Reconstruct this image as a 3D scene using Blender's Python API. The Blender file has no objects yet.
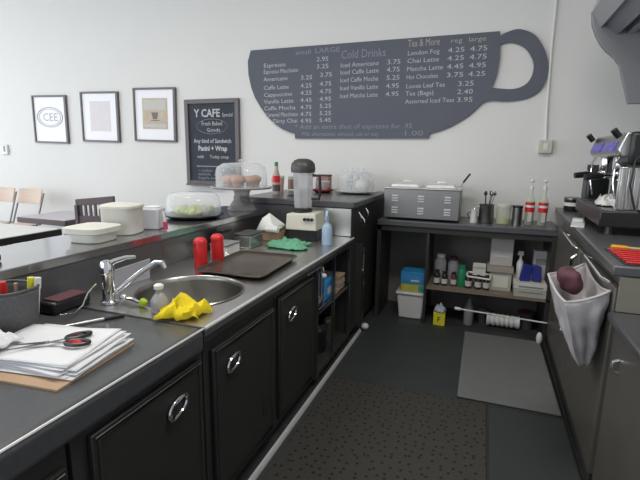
import bpy, math, random
from mathutils import Vector, Matrix, noise
random.seed(7)
PI = math.pi
S = bpy.context.scene
COL = S.collection

# ------------------------------------------------------------------ camera
cam_d = bpy.data.cameras.new('camera'); cam = bpy.data.objects.new('camera', cam_d); COL.objects.link(cam)
F_PX = 440.0
cam_d.sensor_fit = 'HORIZONTAL'; cam_d.sensor_width = 36.0; cam_d.lens = F_PX / 640 * 36.0
cam_d.clip_start = 0.02
# rows: world X, Y, Z axes expressed in (image right, image down, forward)
RW = [[0.9381637, 0.07834059, -0.33721155], [0.34589675, -0.1719002, 0.92239133], [0.01429395, -0.98199444, -0.18836829]]
M3 = Matrix([[RW[i][0], -RW[i][1], -RW[i][2]] for i in range(3)])
cam.matrix_world = Matrix.Translation((0, 0, 1.54)) @ M3.to_4x4()
S.camera = cam

# ------------------------------------------------------------------ light and exposure
S.view_settings.view_transform = 'Standard'; S.view_settings.look = 'None'
S.view_settings.exposure = 0.0; S.view_settings.gamma = 1.0; S.view_settings.use_curve_mapping = False
wd = bpy.data.worlds.new('daylight'); S.world = wd; wd.use_nodes = True
wd.node_tree.nodes['Background'].inputs[0].default_value = (0.80, 0.88, 1.0, 1)
wd.node_tree.nodes['Background'].inputs[1].default_value = 0.55

def area(name, loc, target, sx, sy, power, color):
    l = bpy.data.lights.new(name, 'AREA'); l.shape = 'RECTANGLE'; l.size = sx; l.size_y = sy
    l.energy = power; l.color = color
    o = bpy.data.objects.new(name, l); COL.objects.link(o); o.location = loc
    o.rotation_euler = (Vector(target) - Vector(loc)).to_track_quat('-Z', 'Y').to_euler()
    return o
area('assumed_left_window_light', (-8.9, 1.0, 1.9), (0, 2.6, 1.5), 5.0, 2.6, 150, (0.90, 0.95, 1.0))  # bare area light for an assumed, unseen window that brightens the left wall
area('added_front_fill_light', (-4.5, -3.4, 2.2), (-2.0, 4.6, 1.4), 5.0, 2.4, 135, (0.92, 0.96, 1.0))  # unseen fill light added behind the camera, with no window built there
for lx, ly, pw in ((-5.2, 1.6, 28), (-2.3, 1.6, 32), (0.0, 1.6, 44)):
    area('ceiling_fill_light', (lx, ly, 3.52), (lx, ly, 0), 1.2, 0.6, pw, (1.0, 0.97, 0.90))  # unseen lamps added without fixtures, the right one stronger to lift the right wall

# ------------------------------------------------------------------ materials
def mat(name, col, rough=0.5, metal=0.0, var=0.06, nscale=8.0, bump=0.0, bscale=60.0, coat=0.0, emit=None, stretch=None, ior=None, spec=None):
    m = bpy.data.materials.new(name); m.use_nodes = True
    nt = m.node_tree; b = nt.nodes['Principled BSDF']
    b.inputs['Roughness'].default_value = rough; b.inputs['Metallic'].default_value = metal
    if coat: b.inputs['Coat Weight'].default_value = coat; b.inputs['Coat Roughness'].default_value = 0.06
    if ior: b.inputs['IOR'].default_value = ior
    if spec is not None: b.inputs['Specular IOR Level'].default_value = spec
    tc = nt.nodes.new('ShaderNodeTexCoord'); mp = nt.nodes.new('ShaderNodeMapping')
    nt.links.new(tc.outputs['Object'], mp.inputs[0])
    if stretch: mp.inputs['Scale'].default_value = stretch
    n = nt.nodes.new('ShaderNodeTexNoise'); n.inputs['Scale'].default_value = nscale; n.inputs['Detail'].default_value = 4
    nt.links.new(mp.outputs[0], n.inputs[0])
    mx = nt.nodes.new('ShaderNodeMix'); mx.data_type = 'RGBA'
    mx.inputs[6].default_value = tuple(max(0, c * (1 - var)) for c in col) + (1,)
    mx.inputs[7].default_value = tuple(min(1, c * (1 + var)) for c in col) + (1,)
    nt.links.new(n.outputs[0], mx.inputs[0]); nt.links.new(mx.outputs[2], b.inputs['Base Color'])
    if bump:
        n2 = nt.nodes.new('ShaderNodeTexNoise'); n2.inputs['Scale'].default_value = bscale; n2.inputs['Detail'].default_value = 3
        nt.links.new(mp.outputs[0], n2.inputs[0])
        bp = nt.nodes.new('ShaderNodeBump'); bp.inputs['Strength'].default_value = bump; bp.inputs['Distance'].default_value = 0.01
        nt.links.new(n2.outputs[0], bp.inputs['Height']); nt.links.new(bp.outputs[0], b.inputs['Normal'])
    if emit:
        b.inputs['Emission Color'].default_value = col + (1,); b.inputs['Emission Strength'].default_value = emit
    return m

def clear(name, tint=(1, 1, 1), amount=0.25, rough=0.05):
    m = bpy.data.materials.new(name); m.use_nodes = True; nt = m.node_tree
    b = nt.nodes['Principled BSDF']; b.inputs['Base Color'].default_value = tint + (1,); b.inputs['Roughness'].default_value = rough
    tr = nt.nodes.new('ShaderNodeBsdfTransparent'); tr.inputs[0].default_value = tuple(0.9 + 0.1 * c for c in tint) + (1,)
    lw = nt.nodes.new('ShaderNodeLayerWeight'); lw.inputs[0].default_value = 0.25
    mr = nt.nodes.new('ShaderNodeMapRange'); mr.inputs[3].default_value = amount; mr.inputs[4].default_value = min(1, amount + 0.55)
    ms = nt.nodes.new('ShaderNodeMixShader'); nt.links.new(lw.outputs['Facing'], mr.inputs[0]); nt.links.new(mr.outputs[0], ms.inputs[0])
    nt.links.new(tr.outputs[0], ms.inputs[1]); nt.links.new(b.outputs[0], ms.inputs[2])
    nt.links.new(ms.outputs[0], nt.nodes['Material Output'].inputs[0])
    return m

def holes_mat(name, col, dark, scale, radius):
    m = mat(name, col, 0.62, var=0.12, nscale=5, bump=0.3, bscale=40, spec=0.3); nt = m.node_tree; b = nt.nodes['Principled BSDF']
    tc = nt.nodes.new('ShaderNodeTexCoord'); v = nt.nodes.new('ShaderNodeTexVoronoi'); v.inputs['Scale'].default_value = scale; v.inputs['Randomness'].default_value = 0.7
    v.voronoi_dimensions = '2D'
    nt.links.new(tc.outputs['Object'], v.inputs['Vector'])
    lt = nt.nodes.new('ShaderNodeMath'); lt.operation = 'LESS_THAN'; lt.inputs[1].default_value = radius; nt.links.new(v.outputs['Distance'], lt.inputs[0])
    mx = nt.nodes.new('ShaderNodeMix'); mx.data_type = 'RGBA'; mx.inputs[6].default_value = col + (1,); mx.inputs[7].default_value = dark + (1,)
    nt.links.new(lt.outputs[0], mx.inputs[0]); nt.links.new(mx.outputs[2], b.inputs['Base Color'])
    return m

WALL = mat('painted_wall', (0.73, 0.725, 0.705), 0.75, var=0.02, nscale=1.5, bump=0.04, bscale=30)
CEIL = mat('ceiling_paint', (0.8, 0.8, 0.78), 0.9)
FLOOR = mat('dark_vinyl', (0.045, 0.047, 0.047), 0.5, var=0.25, nscale=6, spec=0.3)
FLOORC = mat('cafe_floor', (0.35, 0.33, 0.31), 0.4, var=0.1)
STEEL = mat('brushed_steel', (0.56, 0.555, 0.54), 0.33, 1.0, var=0.08, nscale=10, stretch=(1, 0.1, 1), bump=0.02, bscale=120)
STEELD = mat('dull_steel', (0.30, 0.30, 0.30), 0.30, 1.0, var=0.15, nscale=5)
BARTOP = mat('polished_bar_top', (0.46, 0.46, 0.47), 0.16, 0.9, var=0.12, nscale=3)
ALU = mat('bright_aluminium', (0.80, 0.80, 0.79), 0.42, 0.55)
CHROME = mat('chrome', (0.80, 0.80, 0.80), 0.08, 1.0, var=0.02)
LAM = mat('charcoal_laminate', (0.062, 0.063, 0.068), 0.32, var=0.3, nscale=60, coat=0.25)
LAMB = mat('dark_grey_laminate', (0.085, 0.085, 0.09), 0.35, var=0.15, nscale=30, coat=0.2)
BLACKP = mat('black_cabinet_panel', (0.031, 0.030, 0.028), 0.34, var=0.2, nscale=20, spec=0.35)
BLACKF = mat('black_cabinet_frame', (0.038, 0.037, 0.035), 0.42, var=0.2, nscale=12, spec=0.35)
BROWNG = mat('dark_taupe_panel', (0.105, 0.096, 0.083), 0.40, var=0.12, nscale=4, spec=0.4)
BACKP = mat('grey_brown_panel', (0.20, 0.18, 0.165), 0.6, var=0.15, nscale=4)  # own grey-brown colour of the panel behind the back counter
BLACK = mat('black_plastic', (0.014, 0.014, 0.015), 0.35)
DGREY = mat('dark_grey_plastic', (0.07, 0.07, 0.075), 0.45)
MGREY = mat('mid_grey_plastic', (0.24, 0.24, 0.25), 0.5)
MATG = mat('grey_foam_mat', (0.155, 0.160, 0.158), 0.75, var=0.1, nscale=14, bump=0.3, bscale=120, spec=0.25)
MATD = mat('smooth_black_mat', (0.040, 0.046, 0.045), 0.6, var=0.12, nscale=6, spec=0.3)
MATH = holes_mat('perforated_rubber', (0.050, 0.048, 0.043), (0.014, 0.014, 0.013), 20.0, 0.17)
WHITE = mat('white_plastic', (0.72, 0.72, 0.70), 0.4)
CREAM = mat('cream_plastic', (0.66, 0.64, 0.54), 0.45)
CREAMW = mat('cream_white_card', (0.62, 0.61, 0.55), 0.7)
OLDW = mat('aged_white_box', (0.42, 0.40, 0.35), 0.7, var=0.12, nscale=12)
PAPER = mat('white_paper', (0.74, 0.74, 0.76), 0.8, var=0.05, nscale=6, bump=0.2, bscale=12)
MANILA = mat('brown_folder', (0.45, 0.30, 0.19), 0.75, var=0.1)
RED = mat('red_plastic', (0.62, 0.018, 0.02), 0.35)
MAROON = mat('maroon_plastic', (0.10, 0.035, 0.045), 0.7, var=0.2)
PINK = mat('pink_plastic', (0.55, 0.05, 0.12), 0.45)
YELLOW = mat('yellow_cloth', (0.86, 0.66, 0.01), 0.8, var=0.1, bump=0.4, bscale=25)
YELP = mat('yellow_packet', (0.75, 0.70, 0.03), 0.5)
LIME = mat('lime_sponge', (0.42, 0.55, 0.04), 0.8, bump=0.4)
GREENC = mat('mint_green_cloth', (0.13, 0.37, 0.23), 0.85, var=0.15, nscale=20, bump=0.4, bscale=30)
GREEN = mat('green_plastic', (0.02, 0.22, 0.10), 0.4)
BLUE = mat('bright_blue_card', (0.03, 0.28, 0.62), 0.5)
NAVY = mat('navy_packet', (0.02, 0.03, 0.22), 0.4)
PALEB = mat('pale_blue_plastic', (0.33, 0.45, 0.58), 0.3)
PURPLE = mat('purple_buttons', (0.14, 0.12, 0.50), 0.3)
SLATE = mat('slate_blue_grey_board', (0.120, 0.128, 0.155), 0.7, var=0.08, nscale=5, spec=0.25)
CHALKB = mat('chalkboard_black', (0.045, 0.052, 0.065), 0.7, var=0.35, nscale=9, spec=0.25)
CHALK = mat('white_chalk', (0.50, 0.52, 0.55), 0.9)
CHALKG = mat('faded_chalk', (0.26, 0.28, 0.34), 0.9)
CHALKY = mat('yellow_grey_chalk', (0.42, 0.40, 0.36), 0.9)
FRAMEM = mat('dark_taupe_frame', (0.13, 0.115, 0.12), 0.45)
PRINTW = mat('picture_paper', (0.86, 0.86, 0.90), 0.5, var=0.02)
PRINTT = mat('tan_print', (0.52, 0.44, 0.34), 0.7, var=0.2, nscale=14)
PRINTL = mat('faint_print', (0.72, 0.68, 0.70), 0.7, var=0.06, nscale=14)
WOOD = mat('pale_wood', (0.60, 0.47, 0.38), 0.5, var=0.1, nscale=6, stretch=(1, 1, 8))
DWOOD = mat('dark_brown_wood', (0.09, 0.065, 0.07), 0.45, var=0.15)
TRAYB = mat('brown_tray', (0.075, 0.058, 0.048), 0.32, var=0.15, nscale=10, coat=0.2)
CARD = mat('cardboard', (0.40, 0.27, 0.17), 0.8)
MUFFIN = mat('brown_muffin', (0.42, 0.22, 0.13), 0.85, var=0.25, nscale=30, bump=0.6, bscale=40)
LETT = mat('green_pastry', (0.42, 0.48, 0.20), 0.7, var=0.35, nscale=30, bump=0.5)
GLASS = clear('clear_plastic', (0.85, 0.88, 0.9), 0.17)
GLASSD = clear('cloudy_plastic', (0.62, 0.62, 0.65), 0.42, 0.2)
GLASSY = clear('greenish_glass', (0.75, 0.80, 0.62), 0.35)
DARKGL = clear('dark_glass', (0.03, 0.03, 0.03), 0.75)
CLOTHW = mat('white_cotton', (0.52, 0.49, 0.50), 0.9, var=0.08, nscale=8, bump=0.3, bscale=80)
HOOD = mat('grey_hood_plastic', (0.23, 0.23, 0.245), 0.5, var=0.05)
HOODL = mat('light_grey_hood', (0.36, 0.36, 0.37), 0.5)
BEIGE = mat('beige_plastic', (0.55, 0.53, 0.45), 0.5)
ORANGE = mat('orange_plastic', (0.75, 0.35, 0.02), 0.4)
JARB = mat('dark_syrup', (0.035, 0.02, 0.015), 0.2)
LABELW = mat('off_white_label', (0.55, 0.53, 0.50), 0.7)

# ------------------------------------------------------------------ mesh helper
class MB:
    def __init__(s): s.v = []; s.f = []
    def add(s, vs, fs):
        n = len(s.v); s.v += [tuple(v) for v in vs]; s.f += [tuple(i + n for i in f) for f in fs]; return s
    def box(s, x0, x1, y0, y1, z0, z1):
        return s.add([(x0, y0, z0), (x1, y0, z0), (x1, y1, z0), (x0, y1, z0), (x0, y0, z1), (x1, y0, z1), (x1, y1, z1), (x0, y1, z1)],
                     [(0, 3, 2, 1), (4, 5, 6, 7), (0, 1, 5, 4), (1, 2, 6, 5), (2, 3, 7, 6), (3, 0, 4, 7)])
    def prism(s, poly, axis, a, b):
        def P(u, v, w):
            return {'z': (u, v, w), 'y': (u, w, v), 'x': (w, u, v)}[axis]
        n = len(poly)
        vs = [P(u, v, a) for u, v in poly] + [P(u, v, b) for u, v in poly]
        fs = [tuple(range(n)), tuple(range(2 * n - 1, n - 1, -1))] + [(i, i + n, (i + 1) % n + n, (i + 1) % n) for i in range(n)]
        return s.add(vs, fs)
    def lathe(s, prof, c=(0, 0, 0), seg=24, axis='z', cap=(True, True), sx=1, sy=1):
        def P(x, y, z):
            return {'z': (c[0] + x, c[1] + y, c[2] + z), 'x': (c[0] + z, c[1] + x, c[2] + y), 'y': (c[0] + x, c[1] + z, c[2] + y)}[axis]
        vs = []; fs = []
        for r, z in prof:
            for k in range(seg):
                a = 2 * PI * k / seg; vs.append(P(r * sx * math.cos(a), r * sy * math.sin(a), z))
        for i in range(len(prof) - 1):
            for k in range(seg):
                k2 = (k + 1) % seg; fs.append((i * seg + k, i * seg + k2, (i + 1) * seg + k2, (i + 1) * seg + k))
        if cap[0]: fs.append(tuple(range(seg - 1, -1, -1)))
        if cap[1]: fs.append(tuple((len(prof) - 1) * seg + k for k in range(seg)))
        return s.add(vs, fs)
    def tube(s, pts, r, seg=10, closed=False):
        pts = [Vector(p) for p in pts]; n = len(pts); rs = r if isinstance(r, (list, tuple)) else [r] * n
        vs = []; fs = []; up = None
        for i in range(n):
            if closed: t = pts[(i + 1) % n] - pts[i - 1]
            else: t = pts[min(i + 1, n - 1)] - pts[max(i - 1, 0)]
            t.normalize()
            if up is None: up = Vector((0, 0, 1)) if abs(t.z) < 0.9 else Vector((1, 0, 0))
            a = t.cross(up).normalized(); b = a.cross(t).normalized(); up = b
            for k in range(seg):
                an = 2 * PI * k / seg; vs.append(pts[i] + (a * math.cos(an) + b * math.sin(an)) * rs[i])
        m = n if closed else n - 1
        for i in range(m):
            for k in range(seg):
                j = (i + 1) % n; k2 = (k + 1) % seg
                fs.append((i * seg + k, i * seg + k2, j * seg + k2, j * seg + k))
        if not closed:
            fs.append(tuple(range(seg - 1, -1, -1))); fs.append(tuple((n - 1) * seg + k for k in range(seg)))
        return s.add(vs, fs)
    def ball(s, c, r, seg=16, rings=10):
        rx, ry, rz = r if isinstance(r, (tuple, list)) else (r, r, r)
        prof = [(max(1e-4, math.sin(PI * i / rings)), -math.cos(PI * i / rings)) for i in range(rings + 1)]
        vs = []; fs = []
        for q, z in prof:
            for k in range(seg):
                a = 2 * PI * k / seg; vs.append((c[0] + rx * q * math.cos(a), c[1] + ry * q * math.sin(a), c[2] + rz * z))
        for i in range(rings):
            for k in range(seg):
                k2 = (k + 1) % seg; fs.append((i * seg + k, i * seg + k2, (i + 1) * seg + k2, (i + 1) * seg + k))
        return s.add(vs, fs)
    def text(s, body, size, x, z, y, rot=0.0, align='LEFT', width=None, thin=0.0):
        c = bpy.data.curves.new('t', 'FONT'); c.body = body; c.size = size; c.align_x = align; c.resolution_u = 2; c.offset = thin
        o = bpy.data.objects.new('t', c); COL.objects.link(o)
        bpy.context.view_layer.update()
        me = bpy.data.meshes.new_from_object(o.evaluated_get(bpy.context.evaluated_depsgraph_get()))
        vs = [v.co.copy() for v in me.vertices]
        if vs:
            k = 1.0
            if width:
                w = max(v.x for v in vs) - min(v.x for v in vs); k = width / w if w else 1
            cr, sr = math.cos(rot), math.sin(rot)
            s.add([(x + v.x * k * cr - v.y * sr, y, z + v.x * k * sr + v.y * cr) for v in vs], [tuple(p.vertices) for p in me.polygons])
        bpy.data.objects.remove(o); bpy.data.meshes.remove(me); bpy.data.curves.remove(c)
        return s
    def build(s, name, m, parent=None, bevel=0.0, loc=None, ang=35, segs=2, solid=0.0):
        me = bpy.data.meshes.new(name); me.from_pydata(s.v, [], s.f); me.validate(); me.update()
        for p in me.polygons: p.use_smooth = True
        me.set_sharp_from_angle(angle=math.radians(ang))
        me.materials.append(m)
        o = bpy.data.objects.new(name, me); COL.objects.link(o)
        if parent: o.parent = parent
        if loc: o.location = loc
        if solid:
            q = o.modifiers.new('thickness', 'SOLIDIFY'); q.thickness = solid; q.offset = 0
        if bevel:
            b = o.modifiers.new('bevel', 'BEVEL'); b.width = bevel; b.segments = segs; b.limit_method = 'ANGLE'; b.angle_limit = math.radians(40)
            b.harden_normals = False
        return o

def tag(o, label, cat, group=None, kind=None):
    o['label'] = label; o['category'] = cat
    if group: o['group'] = group
    if kind: o['kind'] = kind
    return o
def thing(name, label, cat, loc=(0, 0, 0), rz=0.0, group=None):
    o = bpy.data.objects.new(name, None); COL.objects.link(o); o.location = loc; o.rotation_euler = (0, 0, rz); o.empty_display_size = 0.05
    return tag(o, label, cat, group)
def struct(name, mb, m, bevel=0.0, label=None):
    o = mb.build(name, m, bevel=bevel); o['kind'] = 'structure'
    return o
def dup(root, loc, rz=None, label=None, group=None):
    r = root.copy(); COL.objects.link(r); r.location = loc
    if rz is not None: r.rotation_euler = (0, 0, rz)
    if label: r['label'] = label
    if group: r['group'] = group
    for ch in list(root.children):
        c = ch.copy(); COL.objects.link(c); c.parent = r
        for g in list(ch.children):
            d = g.copy(); COL.objects.link(d); d.parent = c
    return r
def bx(w, d, h, z=0):  # box centred on x,y standing on z
    return MB().box(-w / 2, w / 2, -d / 2, d / 2, z, z + h)
def crumple(sx, sy, h, seed, n=26, edge=0.25):
    vs = []; fs = []
    for j in range(n + 1):
        for i in range(n + 1):
            u = i / n * 2 - 1; v = j / n * 2 - 1
            wob = 1 + edge * noise.noise(Vector((u * 1.5 + seed, v * 1.5, seed)))
            k = max(abs(u), abs(v)); l = math.hypot(u, v) or 1; sh = 1 - 0.18 * (l / max(k, 1e-6) - 1) * 1.5
            x = u * sx * wob * sh; y = v * sy * wob * sh
            d = noise.noise(Vector((u * 2.1 + seed * 3, v * 2.1, 1.3))); e = noise.noise(Vector((u * 4.5, v * 4.5 + seed, 4.3)))
            z = h * (1 - k ** 3) * (0.55 + abs(d) * 1.3) + h * 0.35 * abs(e) + 0.004
            vs.append((x, y, z))
    for j in range(n):
        for i in range(n):
            a = j * (n + 1) + i; fs.append((a, a + 1, a + n + 2, a + n + 1))
    return MB().add(vs, fs)

# ------------------------------------------------------------------ setting
WY = 4.6
struct('wall_back', MB().box(-9.0, 1.6, WY, WY + 0.12, 0, 3.6), WALL)
struct('wall_right', MB().box(1.5, 1.62, 0.2, WY, 0, 3.6), WALL)
struct('ceiling', MB().box(-9.0, 1.62, -1.0, WY + 0.12, 3.6, 3.7), CEIL)
struct('floor', MB().box(-9.0, -1.75, -3.5, WY, -0.1, 0.0), FLOORC)
struct('floor_service', MB().box(-1.75, 1.62, -3.5, WY, -0.1, 0.0), FLOOR)
struct('trim_1', MB().box(-9.0, -2.4, WY - 0.015, WY, 0, 0.1), WHITE)
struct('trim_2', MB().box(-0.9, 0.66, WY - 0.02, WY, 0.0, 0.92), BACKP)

# conduit and its outlet box on the wall
o = MB().tube([(0.472, WY - 0.014, 3.6), (0.475, WY - 0.014, 2.5), (0.49, WY - 0.014, 2.0), (0.508, WY - 0.014, 1.70)], 0.012).build('cable_conduit', WHITE)
tag(o, 'thin white cable conduit running down the wall beside the cup board handle', 'conduit')
t = thing('wall_outlet', 'small beige outlet box at the foot of the white conduit', 'outlet', (0.51, WY - 0.03, 1.59))
MB().box(-0.055, 0.055, -0.025, 0.03, 0, 0.12).build('housing', BEIGE, t, bevel=0.006)
MB().box(-0.018, 0.018, -0.030, -0.024, 0.03, 0.09).build('socket_cover', WHITE, t, bevel=0.002)

# ------------------------------------------------------------------ cup-shaped menu board
BY = WY - 0.03
body = [(-2.517, 2.668), (0.038, 2.672), (0.05, 2.56), (0.057, 2.429), (0.044, 2.298), (0.012, 2.184), (-0.05, 2.06), (-0.167, 1.943), (-0.26, 1.88), (-0.345, 1.833), (-0.44, 1.795), (-0.533, 1.772), (-0.539, 1.723), (-1.982, 1.722), (-1.983, 1.771), (-2.055, 1.790), (-2.14, 1.825), (-2.224, 1.876), (-2.32, 1.96), (-2.40, 2.057), (-2.47, 2.165), (-2.515, 2.27), (-2.55, 2.417), (-2.555, 2.555)]
def smooth_arc(pts, n=6):
    out = []
    P = [Vector(p) for p in pts]
    for i in range(len(P) - 1):
        p0 = P[max(i - 1, 0)]; p1 = P[i]; p2 = P[i + 1]; p3 = P[min(i + 2, len(P) - 1)]
        for k in range(n):
            t = k / n
            out.append(tuple(0.5 * ((2 * p1) + (p2 - p0) * t + (2 * p0 - 5 * p1 + 4 * p2 - p3) * t * t + (3 * p1 - p0 - 3 * p2 + p3) * t ** 3)))
    out.append(tuple(P[-1])); return out
hout = smooth_arc([(0.02, 2.62), (0.06, 2.645), (0.139, 2.672), (0.214, 2.675), (0.333, 2.616), (0.428, 2.476), (0.467, 2.322), (0.434, 2.169), (0.327, 2.086), (0.159, 2.058), (0.03, 2.068), (-0.05, 2.06)])
hin = smooth_arc([(0.04, 2.56), (0.149, 2.568), (0.262, 2.513), (0.338, 2.396), (0.341, 2.285), (0.291, 2.2), (0.184, 2.165), (0.0, 2.185)])
menu = thing('menu_board', 'large slate-grey coffee-cup-shaped drinks menu board on the wall', 'menu board', (0, BY, 0))
mbd = MB().prism(body, 'y', 0.0, 0.022)
N = 40
def resample(p, n):
    P = [Vector(q) for q in p]; L = [0]
    for i in range(1, len(P)): L.append(L[-1] + (P[i] - P[i - 1]).length)
    r = []; j = 0
    for k in range(n + 1):
        d = L[-1] * k / n
        while j < len(P) - 2 and L[j + 1] < d: j += 1
        u = (d - L[j]) / max(1e-9, L[j + 1] - L[j]); r.append(P[j].lerp(P[j + 1], min(1, u)))
    return r
A = resample(hout, N); B = resample(hin, N); vs = []; fs = []
for a, b in zip(A, B): vs += [(a.x, 0.001, a.y), (b.x, 0.001, b.y), (a.x, 0.021, a.y), (b.x, 0.021, b.y)]
for k in range(N):
    p = 4 * k; q = p + 4
    fs += [(p, p + 1, q + 1, q), (p + 2, q + 2, q + 3, p + 3), (p, q, q + 2, p + 2), (p + 1, p + 3, q + 3, q + 1)]
mbd.build('board', SLATE, menu)
MB().add(vs, fs).build('cup_handle', SLATE, menu)
ty = -0.002
T = MB()
rows = [('Espresso', 2.478), ('Espresso Macchiato', 2.412), ('Americano', 2.335), ('Caffe Latte', 2.245), ('Cappuccino', 2.170), ('Vanilla Latte', 2.098), ('Caffe Mocha', 2.026), ('Caramel Macchiato', 1.956), ('Dirty Chai', 1.888)]
wds = [0.26, 0.41, 0.29, 0.30, 0.34, 0.36, 0.38, 0.39, 0.29]
for (r, z), w in zip(rows, wds): T.text(r, 0.062, -2.36 if z > 2.0 else (-2.34 if z > 1.9 else -2.25), z, ty, 0.012, width=w)
for r, z in [('Iced Americano', 2.435), ('Iced Caffe Latte', 2.365), ('Iced Caffe Mocha', 2.288), ('Iced Vanilla Latte', 2.210), ('Iced Matcha Latte', 2.132)]: T.text(r, 0.062, -1.475, z, ty, 0.01, width=0.40)
for r, z, w in [('London Fog', 2.512, .30), ('Chai Latte', 2.44, .30), ('Matcha Latte', 2.365, .34), ('Hot Chocolate', 2.29, .30), ('Loose Leaf Tea', 2.205, .37), ('Tea (Bags)', 2.135, .27), ('Assorted Iced Teas', 2.06, .47)]: T.text(r, 0.060, -0.79, z, ty, 0.01, width=w)
T.build('item_lettering', CHALK, menu)
T = MB()
for s_, z in [('3.25', 2.335), ('4.25', 2.252), ('4.25', 2.178), ('4.45', 2.104), ('4.75', 2.03), ('4.75', 1.958), ('4.95', 1.888)]: T.text(s_, 0.062, -1.92, z, ty, width=0.13)
for s_, z, x in [('2.95', 2.51, -1.74), ('3.25', 2.438, -1.74), ('3.75', 2.352, -1.70), ('4.75', 2.262, -1.70), ('4.75', 2.186, -1.70), ('4.95', 2.11, -1.70), ('5.25', 2.038, -1.70), ('5.25', 1.964, -1.70), ('5.45', 1.894, -1.70)]: T.text(s_, 0.062, x, z, ty, width=0.13)
for s_, z in [('3.75', 2.44), ('4.75', 2.368), ('5.25', 2.292), ('4.95', 2.214), ('4.95', 2.136)]: T.text(s_, 0.064, -0.99, z, ty, width=0.13)
for a, b, z in [('4.25', '4.75', 2.515), ('4.25', '4.75', 2.443), ('4.45', '4.95', 2.368), ('3.75', '4.25', 2.292)]:
    T.text(a, 0.062, -0.41, z, ty, width=0.15); T.text(b, 0.062, -0.21, z, ty, width=0.15)
for a, z in [('3.25', 2.208), ('2.40', 2.135), ('3.95', 2.062)]: T.text(a, 0.064, -0.30, z, ty, width=0.14)
T.build('price_lettering', CHALK, menu)
T = MB()
T.text('small', 0.07, -1.98, 2.588, ty, width=0.17); T.text('LARGE', 0.07, -1.76, 2.592, ty, width=0.27)
T.text('* Add an extra shot of espresso for .95', 0.07, -1.98, 1.822, ty, width=1.27)
T.text('Milk alternatives: almond, oat or soy', 0.062, -1.90, 1.748, ty, width=0.85); T.text('1.00', 0.07, -0.80, 1.75, ty, width=0.18)
T.text('Cold Drinks', 0.115, -1.47, 2.52, ty, width=0.46)
T.build('faded_lettering', CHALKG, menu)
T = MB(); T.text('Tea & More', 0.095, -0.79, 2.59, ty, width=0.30); T.text('reg', 0.06, -0.39, 2.60, ty, width=0.10); T.text('large', 0.06, -0.23, 2.60, ty, width=0.15)
T.build('heading_lettering', CHALKY, menu)

# framed chalkboard
cb = thing('chalkboard', 'framed black chalkboard with chalk writing, hung left of the cup board', 'chalkboard', (-3.05, WY - 0.005, 1.17))
w2, H_, fr = 0.37, 1.0, 0.05
MB().box(-w2 + fr, w2 - fr, -0.02, -0.002, fr, H_ - fr).build('board', CHALKB, cb)
f = MB(); f.box(-w2, -w2 + fr, -0.04, 0, 0, H_); f.box(w2 - fr, w2, -0.04, 0, 0, H_); f.box(-w2 + fr, w2 - fr, -0.04, 0, H_ - fr, H_); f.box(-w2 + fr, w2 - fr, -0.04, 0, 0, fr)
f.build('frame', FRAMEM, cb, bevel=0.004)
T = MB(); yy = -0.022
T.text('Y CAFE', 0.125, -0.24, 0.80, yy, width=0.36, thin=0.003); T.text('Special', 0.06, 0.14, 0.80, yy, width=0.14)
T.text('Fresh Baked', 0.07, 0, 0.70, yy, align='CENTER', width=0.28); T.text('Goods', 0.06, 0.02, 0.63, yy, align='CENTER', width=0.18)
T.text('Any kind of Sandwich', 0.068, 0, 0.50, yy, align='CENTER', width=0.52, thin=0.001)
T.text('Panini + Wrap', 0.08, 0, 0.41, yy, align='CENTER', width=0.40, thin=0.003)
T.text('with     Today soup', 0.055, 0, 0.32, yy, align='CENTER', width=0.44)
T.text('~~~~~~~~~', 0.09, 0, 0.20, yy, align='CENTER', width=0.46)
T.build('chalk_lettering', CHALK, cb)
T = MB()
T.tube([(0.21 * math.cos(a), yy, 0.69 + 0.085 * math.sin(a)) for a in [2 * PI * k / 40 for k in range(40)]], 0.003, 4, True)
for k, ln in enumerate(('~ cookies  muffins ~', 'salads  scones', 'bagels and more')): T.text(ln, 0.05, 0, 0.16 - 0.045 * k, yy, align='CENTER', width=0.42)
T.build('faint_lettering', CHALKG, cb)
MB().box(-0.34, 0.2, -0.10, -0.04, -0.005, 0.015).build('chalk_ledge', FRAMEM, cb, bevel=0.004)

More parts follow.
